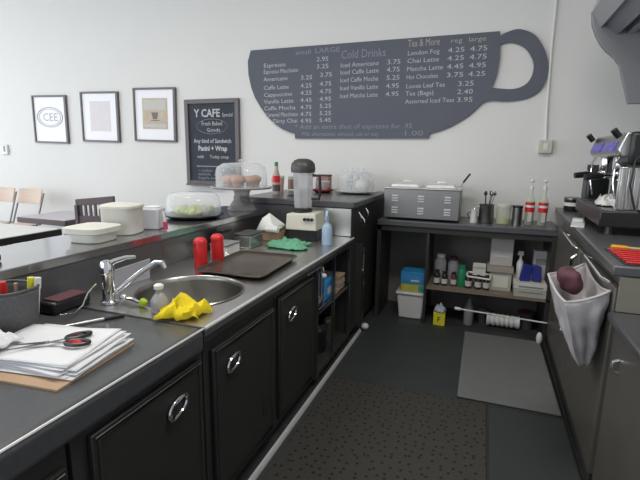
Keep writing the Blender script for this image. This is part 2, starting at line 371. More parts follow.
# three tilted pictures
def picture(px, pz, w, h, rot, label, kind):
    t = thing('framed_picture', label, 'picture', (px, WY - 0.004, pz), group=None)
    b = 0.022
    def R(mb):
        c, s_ = math.cos(rot), math.sin(rot)
        mb.v = [(x, y, z) for x, y, z in mb.v]; return mb
    f = MB(); f.box(-w / 2, -w / 2 + b, -0.03, 0, -h / 2, h / 2); f.box(w / 2 - b * 1.6, w / 2, -0.03, 0, -h / 2, h / 2)
    f.box(-w / 2 + b, w / 2 - b * 1.6, -0.03, 0, h / 2 - b, h / 2); f.box(-w / 2 + b, w / 2 - b * 1.6, -0.03, 0, -h / 2, -h / 2 + b)
    f.build('frame', FRAMEM, t, bevel=0.003)
    MB().box(-w / 2 + b, w / 2 - b * 1.6, -0.012, -0.002, -h / 2 + b, h / 2 - b).build('mat_board', PRINTW, t)
    if kind == 'oval':
        T = MB()
        for q, rr in ((1, 0.006), (0.84, 0.004)):
            T.tube([(-0.01 + 0.235 * q * math.cos(a), -0.014, 0.03 + 0.13 * q * math.sin(a)) for a in [2 * PI * k / 40 for k in range(40)]], rr, 5, True)
        T.text('CEE', 0.15, 0.0, -0.02, -0.014, align='CENTER', width=0.27)
        T.build('print', mat('print_grey', (0.42, 0.42, 0.45), 0.6), t)
    elif kind == 'faint':
        MB().box(-0.17, 0.17, -0.014, -0.011, -0.18, 0.20).build('print', PRINTL, t)
    else:
        p = MB().box(-0.19, 0.19, -0.014, -0.011, -0.17, 0.20).build('print', PRINTT, t)
        q = MB().box(-0.17, 0.17, -0.016, -0.0135, 0.06, 0.18); q.box(-0.17, 0.17, -0.016, -0.0135, -0.15, -0.11); q.build('pale_band', LABELW, p)
        c = MB().prism([(-0.05, 0.03), (0.05, 0.03), (0.03, -0.05), (-0.03, -0.05)], 'y', -0.017, -0.0135); c.box(-0.06, 0.07, -0.017, -0.0135, -0.07, -0.06); c.build('cup_drawing', FRAMEM, p)
    # hung crooked: turned about the wall's normal
    t.rotation_euler = (0, rot, 0)
    return t
picture(-5.645, 1.975, 0.63, 0.635, 0.022, 'leftmost tilted picture, pale print with an oval emblem and letters', 'oval')
picture(-4.755, 1.993, 0.63, 0.635, 0.022, 'middle tilted picture with a very faint washed-out print', 'faint')
picture(-3.875, 2.005, 0.64, 0.645, 0.022, 'tilted picture with a tan cup print, nearest the chalkboard', 'tan')
t = thing('thermostat', 'tiny white thermostat on the far left of the wall', 'thermostat', (-6.62, WY - 0.002, 1.50))
MB().box(-0.07, 0.07, -0.03, 0, -0.01, 0.13).build('housing', WHITE, t, bevel=0.008)
MB().box(0.0, 0.03, -0.034, -0.028, 0.03, 0.11).build('dial', MGREY, t)

# ------------------------------------------------------------------ cafe side furniture
def folding_chair(loc, rz, label):
    t = thing('folding_chair', label, 'chair', loc, rz, 'pale folding chairs at the far left')
    vs = []; fs = []
    n = 10
    for j, (z, yb) in enumerate(((0.86, 0.18), (1.05, 0.23))):
        for i in range(n + 1):
            u = i / n * 2 - 1; vs.append((u * 0.20, yb + 0.03 * (1 - u * u), z))
    for i in range(n): fs.append((i, i + 1, n + 2 + i, n + 1 + i))
    MB().add(vs, fs).build('backrest', WOOD, t, solid=0.014, bevel=0.004)
    MB().prism([(-0.2, -0.2), (0.2, -0.2), (0.18, 0.18), (-0.18, 0.18)], 'z', 0.58, 0.60).build('seat', WOOD, t, bevel=0.006)
    for sx in (-1, 1):
        MB().tube([(sx * 0.205, 0.24, 1.0), (sx * 0.205, 0.10, 0.62), (sx * 0.205, -0.22, 0.0)], 0.011, 8).build('leg', STEELD, t)
        MB().tube([(sx * 0.18, -0.18, 0.575), (sx * 0.18, 0.24, 0.0)], 0.011, 8).build('leg', STEELD, t)
    MB().tube([(-0.2, 0.17, 0.10), (0.2, 0.17, 0.10)], 0.008, 8).build('crossbar', STEELD, t)
    return t
c1 = folding_chair((-5.62, 3.95, 0.0), 0.05, 'pale wood folding chair, the right-hand one of the far-left pair')
c2 = dup(c1, (-6.13, 3.95, 0), 0.12, 'pale wood folding chair cut by the left edge of the photo')

def cafe_table(loc, w, d, label, edge, top):
    t = thing('cafe_table', label, 'table', loc)
    MB().box(-w / 2, w / 2, -d / 2, d / 2, 0.68, 0.745).build('table_edge', edge, t, bevel=0.006)
    MB().box(-w / 2 + .012, w / 2 - .012, -d / 2 + .012, d / 2 - .012, 0.745, 0.75).build('tabletop', top, t)
    MB().lathe([(0.035, 0.03), (0.035, 0.715)], seg=16).build('pedestal', BLACK, t)
    MB().lathe([(0.26, 0), (0.26, 0.015), (0.06, 0.035)], seg=24).build('base', BLACK, t)
    return t
cafe_table((-4.58, 2.78, 0), 0.95, 1.12, 'white-topped black-edged cafe table just beyond the bar, far left', BLACK, WHITE)
cafe_table((-4.95, 4.10, 0), 0.8, 0.7, 'pale cafe table against the wall between the chairs', DWOOD, mat('lavender_top', (0.55, 0.52, 0.56), 0.4))
dc = thing('slatted_chair', 'dark brown slat-back chair with a sloping top rail, beyond the bar', 'chair', (-3.77, 3.30, 0), 0.12)
MB().prism([(-0.235, 0.98), (0.235, 1.02), (0.235, 1.10), (-0.235, 1.05)], 'y', 0.19, 0.22).build('top_rail', DWOOD, dc, bevel=0.005)
MB().box(-0.23, 0.23, 0.185, 0.215, 0.72, 0.88).build('back_panel', DWOOD, dc, bevel=0.004)
for k in range(7):
    x = -0.18 + k * 0.06; MB().box(x - 0.012, x + 0.012, 0.195, 0.212, 0.88, 1.0).build('slat', DWOOD, dc)
MB().box(-0.26, 0.26, -0.25, 0.20, 0.44, 0.48).build('seat', DWOOD, dc, bevel=0.008)
for sx in (-1, 1):
    MB().box(sx * 0.217 - 0.018, sx * 0.217 + 0.018, 0.17, 0.21, 0, 0.99).build('leg', DWOOD, dc, bevel=0.003)
    MB().box(sx * 0.23 - 0.018, sx * 0.23 + 0.018, -0.24, -0.20, 0, 0.44).build('leg', DWOOD, dc, bevel=0.003)
wt = thing('side_table', 'small white square side table between bar and dark chair', 'table', (-3.55, 2.62, 0), 0)
MB().box(-0.25, 0.25, -0.25, 0.25, 0.70, 0.73).build('tabletop', WHITE, wt, bevel=0.006)
for sx in (-1, 1):
    for sy in (-1, 1): MB().box(sx * 0.21 - 0.015, sx * 0.21 + 0.015, sy * 0.21 - 0.015, sy * 0.21 + 0.015, 0, 0.70).build('leg', MGREY, wt)

# ------------------------------------------------------------------ left run of the counter
XF = -0.95        # cabinet face
XB = -1.69        # splash plane
def door_handle(parent, y, z, x=0.0):
    pts = []
    for k in range(28):
        a = 2 * PI * k / 28; c, s_ = math.cos(a), math.sin(a)
        pts.append((x + 0.012, y + 0.047 * math.copysign(abs(c) ** 0.7, c), z + 0.028 * math.copysign(abs(s_) ** 0.75, s_) + 0.012 * c))
    h = MB().tube(pts, 0.0068, 8, True).build('handle', CHROME, parent)
    MB().prism([(p[1] * 0.9 + y * 0.1, p[2] * 0.9 + z * 0.1) for p in pts], 'x', x + 0.001, x + 0.006).build('pull_recess', BLACK, h)
    return h
def cupboard(y0, y1, z1, label, doors, extra=None):
    t = thing('base_cupboard', label, 'cupboard', (XF, y0, 0))
    MB().box(-0.05, -0.022, 0.002, y1 - y0 - 0.002, z1, 0.803 if y1 < 1.35 else 0.834).build('front_board', BLACKF, t)
    MB().box(XB - XF + 0.01, -0.022, 0.002, y1 - y0 - 0.002, 0.052, z1).build('body', BLACKF, t)
    for (a, b, c, d, hy, hz) in doors:
        a -= y0; b -= y0
        f = MB().box(-0.020, 0.0, a, b, c, d).build('door', BLACKP, t, bevel=0.004)
        g = MB()
        i = 0.022
        # moulded lip round the panel
        g.tube([(0.001, a + i, c + i), (0.001, b - i, c + i), (0.001, b - i, d - i), (0.001, a + i, d - i)], 0.006, 6, True)
        g.build('door_moulding', BLACKF, f)
        MB().tube([(0.004, a + 0.01, d - 0.010), (0.004, b - 0.01, d - 0.010)], 0.003, 6).build('door_edge_highlight', STEELD, f)  # thin steel strip stands in for the highlight along the upper moulding
        if hy: door_handle(f, hy - y0, hz)
    return t
cupboard(0.15, 0.74, 0.78, 'black base cupboard cut by the bottom left corner', [(0.17, 0.72, 0.10, 0.74, 0.45, 0.66)])
cupboard(0.75, 1.34, 0.78, 'black base cupboard under the stack of papers', [(0.80, 1.31, 0.10, 0.775, 1.15, 0.668)])
c = cupboard(1.345, 1.965, 0.66, 'black base cupboard under the round sink, in front of the yellow cloth', [(1.385, 1.93, 0.10, 0.775, 1.52, 0.668)])
v = MB()
for k in range(5):
    yy0 = 1.80 - 1.345 + k * 0.022; v.box(-0.001, 0.004, yy0, yy0 + 0.012, 0.24, 0.34)
v.build('vent', BLACKF, c)
cupboard(1.97, 2.54, 0.82, 'black base cupboard between the sink and the open shelves', [(1.995, 2.50, 0.10, 0.80, 2.14, 0.672)])

# open shelf bay
t = thing('open_shelf_unit', 'open black shelf bay at the far end under the steel worktop', 'shelf unit', (XF, 2.545, 0))
L_ = 0.80
MB().box(-0.72, 0.0, 0.0, 0.02, 0.06, 0.832).build('side_panel', BLACKF, t)
MB().box(-0.72, -0.70, 0.02, L_ - 0.03, 0.06, 0.832).build('back_panel', BLACKF, t)
MB().box(-0.70, -0.004, 0.02, L_ - 0.03, 0.06, 0.09).build('shelf', BLACKF, t)
MB().box(-0.70, -0.004, 0.02, L_ - 0.03, 0.50, 0.515).build('shelf', STEELD, t)
MB().box(-0.72, 0.0, L_ - 0.03, L_, 0.06, 0.832).build('side_panel', BLACKF, t)
for y in (0.02, 0.36, 0.74): MB().box(-0.018, 0.006, y, y + 0.014, 0.06, 0.832).build('post', STEELD, t)
MB().tube([(0.004, 0.02, 0.545), (0.004, L_ - 0.02, 0.545)], 0.005, 6).build('guard_rail', CHROME, t)
# things on the shelves
for k, (y, m, lab, z0, hh) in enumerate(((2.62, NAVY, 'dark blue folded bag on the open shelf', 0.517, 0.14), (2.83, BLUE, 'bright blue packet on the open shelf, right of the folded bag', 0.517, 0.16))):
    q = thing('shelf_packet', lab, 'packet', (-1.08, y + 0.08, z0))
    MB().box(-0.1, 0.1, -0.09, 0.09, 0, hh).build('pack', m, q, bevel=0.02, segs=3)
    MB().box(0.101, 0.104, -0.06, 0.06, hh * 0.3, hh * 0.6).build('pack_label', LABELW, q)
mg = thing('magazine_pile', 'slanted pile of brown and cream magazines on the open shelf', 'magazines', (-1.06, 3.14, 0.517))
for k in range(7): MB().box(-0.11, 0.10 - 0.004 * (k % 3), -0.075 + 0.004 * k, 0.075, 0.018 * k, 0.018 * k + 0.015).build('magazine', (MANILA, OLDW, CARD)[k % 3], mg)
yb = thing('lime_bottle', 'tall bottle with a yellow-green label at the bottom of the open bay', 'bottle', (-1.03, 2.66, 0.09))
MB().lathe([(0.038, 0), (0.04, 0.02), (0.04, 0.26), (0.016, 0.31), (0.016, 0.35)]).build('body', WHITE, yb)
MB().lathe([(0.0412, 0.05), (0.0412, 0.24)], cap=(False, False)).build('wrap_label', mat('lime_label', (0.38, 0.42, 0.05), 0.5), yb)
MB().lathe([(0.018, 0.35), (0.018, 0.38)]).build('cap', BLACK, yb)
for k, (y, z0, m) in enumerate(((2.93, 0.092, BLACK), (3.13, 0.092, DGREY))):
    q = thing('storage_jar', ('black lidded jar at the bottom of the open bay', 'dark grey lidded jar deepest in the open bay')[k], 'jar', (-1.08, y, z0))
    MB().lathe([(0.06, 0), (0.065, 0.02), (0.065, 0.17), (0.05, 0.19)]).build('body', m, q)
    MB().lathe([(0.055, 0.19), (0.055, 0.215), (0.02, 0.22)]).build('lid', STEELD, q)
# folded chrome rack hanging on the front rail
r = thing('chrome_rack', 'folded chrome wire rack with a white knob hung on the cabinet front', 'rack', (XF + 0.014, 2.40, 0))
MB().tube([(0.0, -0.05, 0.835), (0, 0.17, 0.835), (0, 0.20, 0.81), (0, 0.20, 0.60), (0, 0.15, 0.60), (0, 0.15, 0.80)], 0.006, 8).build('outer_rail', CHROME, r)
MB().tube([(0.0, 0.24, 0.56), (0, 0.24, 0.80), (0.0, 0.22, 0.83), (0.0, 0.17, 0.835)], 0.006, 8).build('inner_rail', CHROME, r)
MB().ball((0.012, 0.215, 0.77), 0.018).build('knob', WHITE, r)

# worktops
LB = 1.315
t = thing('laminate_worktop', 'charcoal laminate worktop with rounded edge under the papers', 'worktop', (0, 0, 0))
MB().box(XB - 0.01, XF + 0.015, -0.3, LB, 0.805, 0.90).build('slab', LAM, t, bevel=0.022, segs=4)
MB().tube([(XF + 0.010, 0.4, 0.896), (XF + 0.010, LB, 0.896)], 0.004, 6).build('metal_edging', ALU, t)
sw = thing('steel_worktop', 'long stainless steel worktop with the round sink hole', 'worktop', (0, 0, 0))
SX, SY, SR = -1.267, 1.68, 0.242
n = 48; y0, y1, x0, x1 = LB + 0.002, 3.345, XB, XF + 0.012
outer = []
for k in range(n):
    a = 2 * PI * k / n; dx, dy = math.cos(a), math.sin(a)
    tx = ((x1 - SX) / dx if dx > 0 else (x0 - SX) / dx) if abs(dx) > 1e-9 else 1e9
    tyy = ((SY + 0.335 - SY) / dy if dy > 0 else (y0 - SY) / dy) if abs(dy) > 1e-9 else 1e9
    q = min(tx, tyy); outer.append((SX + dx * q, SY + dy * q))
vs = []
for z in (0.90, 0.862):
    vs += [(SX + SR * math.cos(2 * PI * k / n), SY + SR * math.sin(2 * PI * k / n), z) for k in range(n)] + [(a, b, z) for a, b in outer]
fs = []
for k in range(n):
    k2 = (k + 1) % n
    fs += [(k, n + k, n + k2, k2), (2 * n + k, 2 * n + k2, 3 * n + k2, 3 * n + k), (k, k2, 2 * n + k2, 2 * n + k), (n + k, 3 * n + k, 3 * n + k2, n + k2)]
m_ = MB().add(vs, fs)
# square the corners the ring leaves open
for cx, cy, sxn, syn in ((x1, SY + 0.335, 1, 1), (x0, SY + 0.335, -1, 1), (x1, y0, 1, -1), (x0, y0, -1, -1)):
    cand = [p for p in outer if (abs(p[0] - cx) < 1e-6 or abs(p[1] - cy) < 1e-6) and (p[0] - SX) * sxn > 0 and (p[1] - SY) * syn > 0]
    a = min((p for p in cand if abs(p[0] - cx) < 1e-6), key=lambda p: abs(p[1] - cy), default=None)
    b = min((p for p in cand if abs(p[1] - cy) < 1e-6), key=lambda p: abs(p[0] - cx), default=None)
    if a and b: m_.prism([a, (cx, cy), b], 'z', 0.862, 0.90)
m_.box(x0, x1, SY + 0.335, y1, 0.862, 0.90)
m_.build('slab', STEEL, sw)
MB().tube([(x1 + 0.001, y0, 0.895), (x1 + 0.001, y1, 0.895)], 0.008, 8).build('front_edge', ALU, sw)
MB().box(x1 - 0.03, x1 - 0.006, y0, y1, 0.835, 0.862).build('front_apron', BLACKF, sw)
prof = [(SR + 0.012, 0.903), (SR + 0.008, 0.907), (SR, 0.903), (SR - 0.003, 0.88), (SR - 0.008, 0.76), (SR - 0.035, 0.705), (SR - 0.12, 0.695), (0.04, 0.692), (0.035, 0.685), (0.002, 0.685)]
b_ = MB().lathe(prof, (SX, SY, 0), 56, cap=(False, False)).build('sink_basin', mat('basin_steel', (0.42, 0.41, 0.385), 0.28, 1.0), sw, ang=60)
MB().lathe([(0.045, 0.6955), (0.04, 0.699), (0.03, 0.693), (0.002, 0.691)], (SX, SY, 0), 24, cap=(False, False)).build('drain', CHROME, b_)

# faucet
fx, fy = -1.475, 1.395
t = thing('mixer_tap', 'chrome single-lever mixer tap at the left of the sink', 'tap', (fx, fy, 0.902))
MB().lathe([(0.036, 0), (0.036, 0.010), (0.027, 0.014), (0.026, 0.13), (0.030, 0.135), (0.031, 0.165), (0.022, 0.185), (0.005, 0.19)], seg=24).build('body', CHROME, t)
MB().tube([(0, 0, 0.165), (0.03, 0.015, 0.185), (0.07, 0.035, 0.20), (0.11, 0.05, 0.204)], [0.014, 0.012, 0.009, 0.007], 10).build('lever', CHROME, t)
MB().tube([(0.02, 0.02, 0.045), (0.06, 0.05, 0.085), (0.11, 0.085, 0.132), (0.155, 0.12, 0.168), (0.178, 0.135, 0.166), (0.185, 0.14, 0.142)], [0.014, 0.013, 0.012, 0.011, 0.012, 0.012], 12).build('spout', CHROME, t)
t = thing('tap_sprayer', 'chrome side lever lying forward from the tap base toward the sink', 'lever', (fx, fy, 0.90))
MB().tube([(0.05, 0.03, 0.022), (0.10, 0.025, 0.020), (0.16, 0.02, 0.010)], [0.013, 0.010, 0.008], 10).build('sprayer_arm', CHROME, t)
MB().ball((0.05, 0.03, 0.022), 0.018).build('sprayer_joint', CHROME, t)

# splash and bar
struct_t = thing('bar_partition', 'low partition behind the worktop carrying the raised bar', 'partition', (0, 0, 0))
MB().box(XB - 0.42, XB - 0.014, -0.3, 3.345, 0.0, 1.05).build('core', BLACKF, struct_t)
MB().box(XB - 0.014, XB - 0.002, -0.3, 2.0, 0.86, 1.05).build('dark_splash', LAMB, struct_t)
MB().box(XB - 0.014, XB - 0.002, 2.002, 3.345, 0.86, 1.05).build('steel_splash', STEELD, struct_t)
t = thing('bar_top', 'long polished grey raised bar top with the bowl and cake stand', 'bar top', (0, 0, 0))
MB().box(XB - 0.44, XB + 0.0, -0.3, 3.345, 1.052, 1.093).build('slab', BARTOP, t, bevel=0.004)

# return bar at the far end
t = thing('return_bar_cabinet', 'dark cabinet under the raised return bar at the far end', 'cabinet', (0, 0, 0))
MB().box(-1.95, -0.96, 3.36, WY - 0.022, 0.06, 1.128).build('body', BLACKF, t)
MB().box(-1.34, -0.965, 3.352, 3.36, 0.905, 1.125).build('steel_front_panel', STEEL, t)
MB().box(-1.95, -1.345, 3.352, 3.36, 0.905, 1.125).build('dark_front_panel', LAMB, t)
for y, z in ((3.55, 1.05), (3.66, 1.0), (3.78, 1.06)): MB().tube([(-0.956, y, z + 0.03), (-0.935, y, z), (-0.93, y, z - 0.03), (-0.945, y, z - 0.05)], 0.006, 6).build('hook', CHROME, t)
MB().box(-0.90, -0.884, 3.50, 3.53, 0.12, 0.80).build('upright_strip', CHROME, t)
MB().box(-0.96, -0.90, 3.50, 3.53, 0.10, 0.82).build('end_post', BLACKF, t)
t = thing('return_bar_worktop', 'dark grey laminate top of the raised return bar', 'worktop', (0, 0, 0))
c_ = 0.05
MB().prism([(-1.98, 3.35), (-0.93 - c_, 3.35), (-0.945, 3.365), (-0.93, 3.35 + c_), (-0.93, WY - 0.022), (-1.98, WY - 0.022)], 'z', 1.13, 1.18).build('slab', LAMB, t, bevel=0.008)

# kick rail along the floor
o = MB().prism([(XF + 0.016, 0.0), (XF + 0.038, 0.0), (XF + 0.034, 0.014), (XF + 0.016, 0.030)], 'y', 0.3, 3.62)
o = tag(o.build('kick_rail', ALU, bevel=0.004), 'silver metal kick rail along the foot of the left cabinets', 'kick rail')
o = MB().ball((-0.90, 3.68, 0.03), (0.035, 0.035, 0.03)).build('rail_end_cap', WHITE)
tag(o, 'round pale end cap at the far end of the silver kick rail', 'cap')

# ------------------------------------------------------------------ back counter
t = thing('back_counter', 'dark counter along the back wall under the steam table', 'counter', (0, 0, 0))
MB().box(-0.895, 0.64, 4.0, WY - 0.022, 0.915, 0.965).build('slab', LAMB, t, bevel=0.006)
MB().box(-0.895, 0.60, 3.998, 4.004, 0.955, 0.968).build('front_trim', STEELD, t)
MB().box(-0.895, 0.60, 4.02, 4.05, 0.865, 0.915).build('apron', BLACKF, t)
MB().box(-0.895, -0.86, 4.02, 4.5, 0, 0.915).build('side_panel', BLACKF, t)
MB().box(-0.44, -0.415, 4.03, 4.5, 0, 0.915).build('divider', BLACKF, t)
MB().box(-0.415, 0.60, 4.0, 4.5, 0.348, 0.368).build('shelf', mat('shelf_edge', (0.20, 0.16, 0.13), 0.5), t)
MB().box(0.575, 0.61, 4.0, 4.5, 0, 0.915).build('side_panel', BLACKF, t)

# steam table
st = thing('steam_table', 'stainless steel countertop food warmer with louvred front', 'food warmer', (-0.515, 4.06, 0.968))
MB().box(-0.338, 0.338, 0, 0.40, 0.015, 0.285).build('housing', mat('matt_steel', (0.30, 0.295, 0.29), 0.42, 1.0, stretch=(0.1, 1, 1)), st, bevel=0.006)
for sx in (-0.3, 0.3):
    for sy in (0.05, 0.35): MB().lathe([(0.015, 0), (0.015, 0.016)], (sx, sy, 0), 12).build('foot', BLACK, st)
for cx in (-0.235, 0.0, 0.235):
    for rz_ in (0.085, 0.195):
        lv = MB()
        for k in range(3): lv.prism([(0.001, 0.012), (-0.014, 0.003), (-0.014, 0.0), (0.001, 0.0)], 'x', cx - 0.028, cx + 0.028)
        q = len(lv.v) // 3
        lv.v = [(x, y, z + rz_ - 0.024 + (i // q) * 0.023) for i, (x, y, z) in enumerate(lv.v)]
        lv.build('louvre', ALU, st)
MB().box(-0.345, 0.345, -0.008, 0.41, 0.283, 0.297).build('top_rim', STEEL, st, bevel=0.004)
for cx in (-0.16, 0.16):
    l = MB().prism([(-0.135, 0.297), (-0.115, 0.325), (0.115, 0.325), (0.135, 0.297)], 'y', 0.06, 0.36); l.v = [(x + cx, y, z) for x, y, z in l.v]
    p = l.build('lid', ALU, st, bevel=0.006)
    MB().tube([(cx - 0.04, 0.2, 0.325), (cx - 0.03, 0.2, 0.345), (cx + 0.03, 0.2, 0.345), (cx + 0.04, 0.2, 0.325)], 0.006, 8).build('lid_handle', STEEL, p)
t = thing('ladle', 'ladle with a dark handle leaning out of the food warmer', 'ladle', (-0.20, 4.30, 1.266))
MB().tube([(0, 0, 0.0), (0.03, 0, 0.05)], 0.006, 8).build('stem', CHROME, t)
MB().tube([(0.03, 0, 0.05), (0.085, 0, 0.13)], 0.009, 8).build('handle', BLACK, t)

ZC = 0.966
# pitcher with utensils, tins, bottles on the back counter
t = thing('steel_jug', 'steel jug holding spoons, beside the food warmer', 'jug', (0.05, 4.22, ZC))
MB().lathe([(0.062, 0), (0.066, 0.01), (0.062, 0.15), (0.066, 0.165), (0.058, 0.165), (0.058, 0.02), (0.002, 0.02)], cap=(True, False)).build('body', STEELD, t)
MB().tube([(-0.06, 0, 0.14), (-0.10, 0, 0.13), (-0.105, 0, 0.07), (-0.06, 0, 0.04)], 0.007, 8).build('handle', CHROME, t)
for k in range(5):
    a = k * 1.3; u = thing('teaspoon', ('rightmost steel utensil standing in the steel jug', 'black-tipped utensil right of the middle in the steel jug', 'steel utensil second from the left in the steel jug', 'leftmost black-tipped utensil standing in the steel jug', 'middle steel utensil standing in the steel jug')[k], 'utensil', (0.05, 4.22, ZC + 0.02), group='utensils in the steel jug')
    x, y = 0.03 * math.cos(a) + 0.01, 0.03 * math.sin(a)
    MB().tube([(x * 0.3, y * 0.3, 0.005), (x, y, 0.16), (x * 1.4, y * 1.4, 0.23)], 0.004, 6).build('stem', STEELD, u)
    MB().ball((x * 1.45, y * 1.45, 0.245), (0.013, 0.006, 0.022)).build('bowl', (STEELD, BLACK)[k % 2], u)
t = thing('small_milk_jug', 'small white jug between the food warmer and steel jug', 'jug', (-0.055, 4.16, ZC))
MB().lathe([(0.028, 0), (0.032, 0.02), (0.026, 0.10), (0.030, 0.12)]).build('body', WHITE, t)
MB().tube([(-0.028, 0, 0.10), (-0.055, 0, 0.08), (-0.03, 0, 0.03)], 0.005, 6).build('handle', BLACK, t)
t = thing('glass_canister', 'wide greenish glass canister on the back counter', 'canister', (0.195, 4.22, ZC))
MB().lathe([(0.055, 0), (0.06, 0.01), (0.06, 0.15), (0.062, 0.155)], cap=(True, False)).build('body', GLASSY, t)
MB().lathe([(0.052, 0.004), (0.052, 0.05)]).build('contents', mat('yellow_contents', (0.45, 0.46, 0.18), 0.6), t)
MB().lathe([(0.064, 0.155), (0.064, 0.175), (0.02, 0.18)]).build('lid', CREAMW, t)
t = thing('metal_tin', 'steel tin standing between the glass canister and the red-topped bottles', 'tin', (0.305, 4.22, ZC))
MB().lathe([(0.042, 0), (0.042, 0.155)]).build('body', STEELD, t)
MB().lathe([(0.044, 0.150), (0.044, 0.168)]).build('lid', BLACK, t)
def pump_bottle(x, y, label):
    t = thing('syrup_bottle', label, 'bottle', (x, y, ZC), group='red-labelled pump bottles on the back counter')
    MB().lathe([(0.034, 0), (0.037, 0.015), (0.037, 0.20), (0.016, 0.26), (0.014, 0.31)], seg=18).build('body', GLASSY, t)
    MB().lathe([(0.032, 0.005), (0.035, 0.112)], seg=18).build('syrup', JARB, t)
    MB().lathe([(0.0395, 0.115), (0.0395, 0.20)], seg=18, cap=(False, False)).build('red_label', RED, t)
    MB().lathe([(0.0405, 0.155), (0.0405, 0.175)], seg=18, cap=(False, False)).build('white_stripe', WHITE, t)
    MB().box(-0.016, 0.016, -0.041, -0.036, 0.03, 0.115).build('paper_label', LABELW, t)
    MB().lathe([(0.017, 0.31), (0.017, 0.335), (0.006, 0.34), (0.006, 0.37)], seg=12).build('pump', WHITE, t)
    MB().ball((0, 0, 0.385), (0.018, 0.018, 0.015)).build('pump_head', WHITE, t)
    return t
b1 = pump_bottle(0.405, 4.26, 'red-labelled pump bottle, left one of the pair on the counter')
dup(b1, (0.51, 4.26, ZC), 0.1, 'red-labelled pump bottle, right one of the pair, below the outlet')

# under-counter storage
t = thing('white_bin', 'white plastic bin on the floor under the back counter', 'bin', (-0.565, 4.22, 0))
MB().prism([(-0.11, 0.0), (0.11, 0.0), (0.135, 0.24), (-0.135, 0.24)], 'y', -0.11, 0.13).build('body', WHITE, t, bevel=0.012)
MB().box(-0.145, 0.145, -0.125, 0.145, 0.235, 0.262).build('rim', WHITE, t, bevel=0.008)
t = thing('yellow_box', 'yellow and green box on the white bin', 'box', (-0.545, 4.22, 0.263))
MB().box(-0.125, 0.125, -0.09, 0.10, 0, 0.08).build('carton', mat('yellow_green_card', (0.50, 0.47, 0.09), 0.6, var=0.3, nscale=18), t, bevel=0.003)
MB().box(0.045, 0.105, -0.093, -0.089, 0.01, 0.07).build('teal_patch', mat('teal_print', (0.05, 0.35, 0.38), 0.5), t)
t = thing('blue_box', 'bright blue box topmost of the stack on the white bin', 'box', (-0.545, 4.22, 0.344))
MB().box(-0.128, 0.128, -0.095, 0.10, 0, 0.115).build('carton', BLUE, t, bevel=0.003)
MB().box(-0.03, 0.05, -0.098, -0.094, 0.025, 0.04).build('white_label', WHITE, t)
d_ = MB()
for i in range(9):
    for j in range(3): d_.box(-0.105 + i * 0.024, -0.098 + i * 0.024, -0.097, -0.094, 0.048 + j * 0.014, 0.053 + j * 0.014)
d_.build('dotted_print', PALEB, t)
t = thing('yellow_carton', 'small yellow carton with plastic bags on the floor', 'carton', (-0.285, 4.07, 0))
MB().box(-0.052, 0.052, -0.04, 0.04, 0, 0.125).build('carton', YELP, t, bevel=0.003)
MB().text('F', 0.07, -0.018, 0.035, -0.042).build('lettering', BLACK, t)
cr = crumple(0.055, 0.045, 0.06, 3.1, 14); cr.v = [(x, y, z + 0.12) for x, y, z in cr.v]
cr.build('plastic_bags', mat('bag_film', (0.45, 0.45, 0.55), 0.4), t, solid=0.002)

ZS = 0.369
def jar(x, y, r, h, m, lidm, label, name='storage_jar', lab=None, cat='jar'):
    t = thing(name, label, cat, (x, y, ZS))
    MB().lathe([(r * 0.9, 0), (r, 0.01), (r, h * 0.72), (r * 0.72, h * 0.84), (r * 0.7, h * 0.88)], seg=18).build('body', m, t)
    MB().lathe([(r * 0.78, h * 0.88), (r * 0.78, h)], seg=18).build('lid', lidm, t)
    if lab: MB().lathe([(r + .0015, h * 0.15), (r + .0015, h * 0.5)], seg=18, cap=(False, False)).build('wrap_label', lab, t)
    return t
jar(-0.325, 4.30, 0.055, 0.26, GLASSD, WHITE, 'large clear jar with a white lid, leftmost on the under-counter shelf', 'large_jar')
jar(-0.335, 4.12, 0.028, 0.14, DARKGL, BLACK, 'dark small bottle with a white label before the large clear jar', 'small_bottle', LABELW, 'bottle')
jar(-0.265, 4.12, 0.028, 0.13, DARKGL, BLACK, 'dark small bottle right of the large clear jar', 'small_bottle', LABELW, 'bottle')
jar(-0.205, 4.34, 0.050, 0.23, GLASSD, MAROON, 'jar with a maroon lid behind the green tub', 'large_jar')
jar(-0.185, 4.13, 0.026, 0.13, MAROON, BLACK, 'reddish small bottle at the left of the green tub', 'small_bottle', LABELW, 'bottle')
jar(-0.115, 4.15, 0.042, 0.20, GREEN, GREEN, 'green tub with a green lid on the under-counter shelf', 'green_tub', None, 'tub')
# caddy of bottles
cd = thing('bottle_carrier', 'white wire-handled carrier clipped over three dark bottles', 'carrier', (0.03, 4.12, ZS))
MB().tube([(-0.10, -0.03, 0.135), (-0.095, -0.035, 0.115), (0.095, -0.035, 0.105), (0.10, -0.03, 0.13), (0.095, 0.035, 0.135), (-0.095, 0.035, 0.14)], 0.009, 8, True).build('rim', WHITE, cd)
MB().box(-0.055, 0.055, 0.02, 0.026, 0.12, 0.235).build('card', CREAMW, cd)
MB().text('COFFEE', 0.028, 0, 0.18, 0.0185, align='CENTER').build('lettering', GREEN, cd)
for k, x in enumerate((-0.055, 0.03, 0.10)):
    q = thing('dark_bottle', ('left', 'middle', 'right')[k] + ' dark bottle under the white carrier', 'bottle', (x, 4.12, ZS), group='dark bottles in the white carrier')
    MB().lathe([(0.026, 0), (0.029, 0.01), (0.029, 0.09), (0.014, 0.115), (0.014, 0.13)], seg=16).build('body', JARB, q)
    MB().lathe([(0.030, 0.02), (0.030, 0.07)], seg=16, cap=(False, False)).build('wrap_label', LABELW, q)
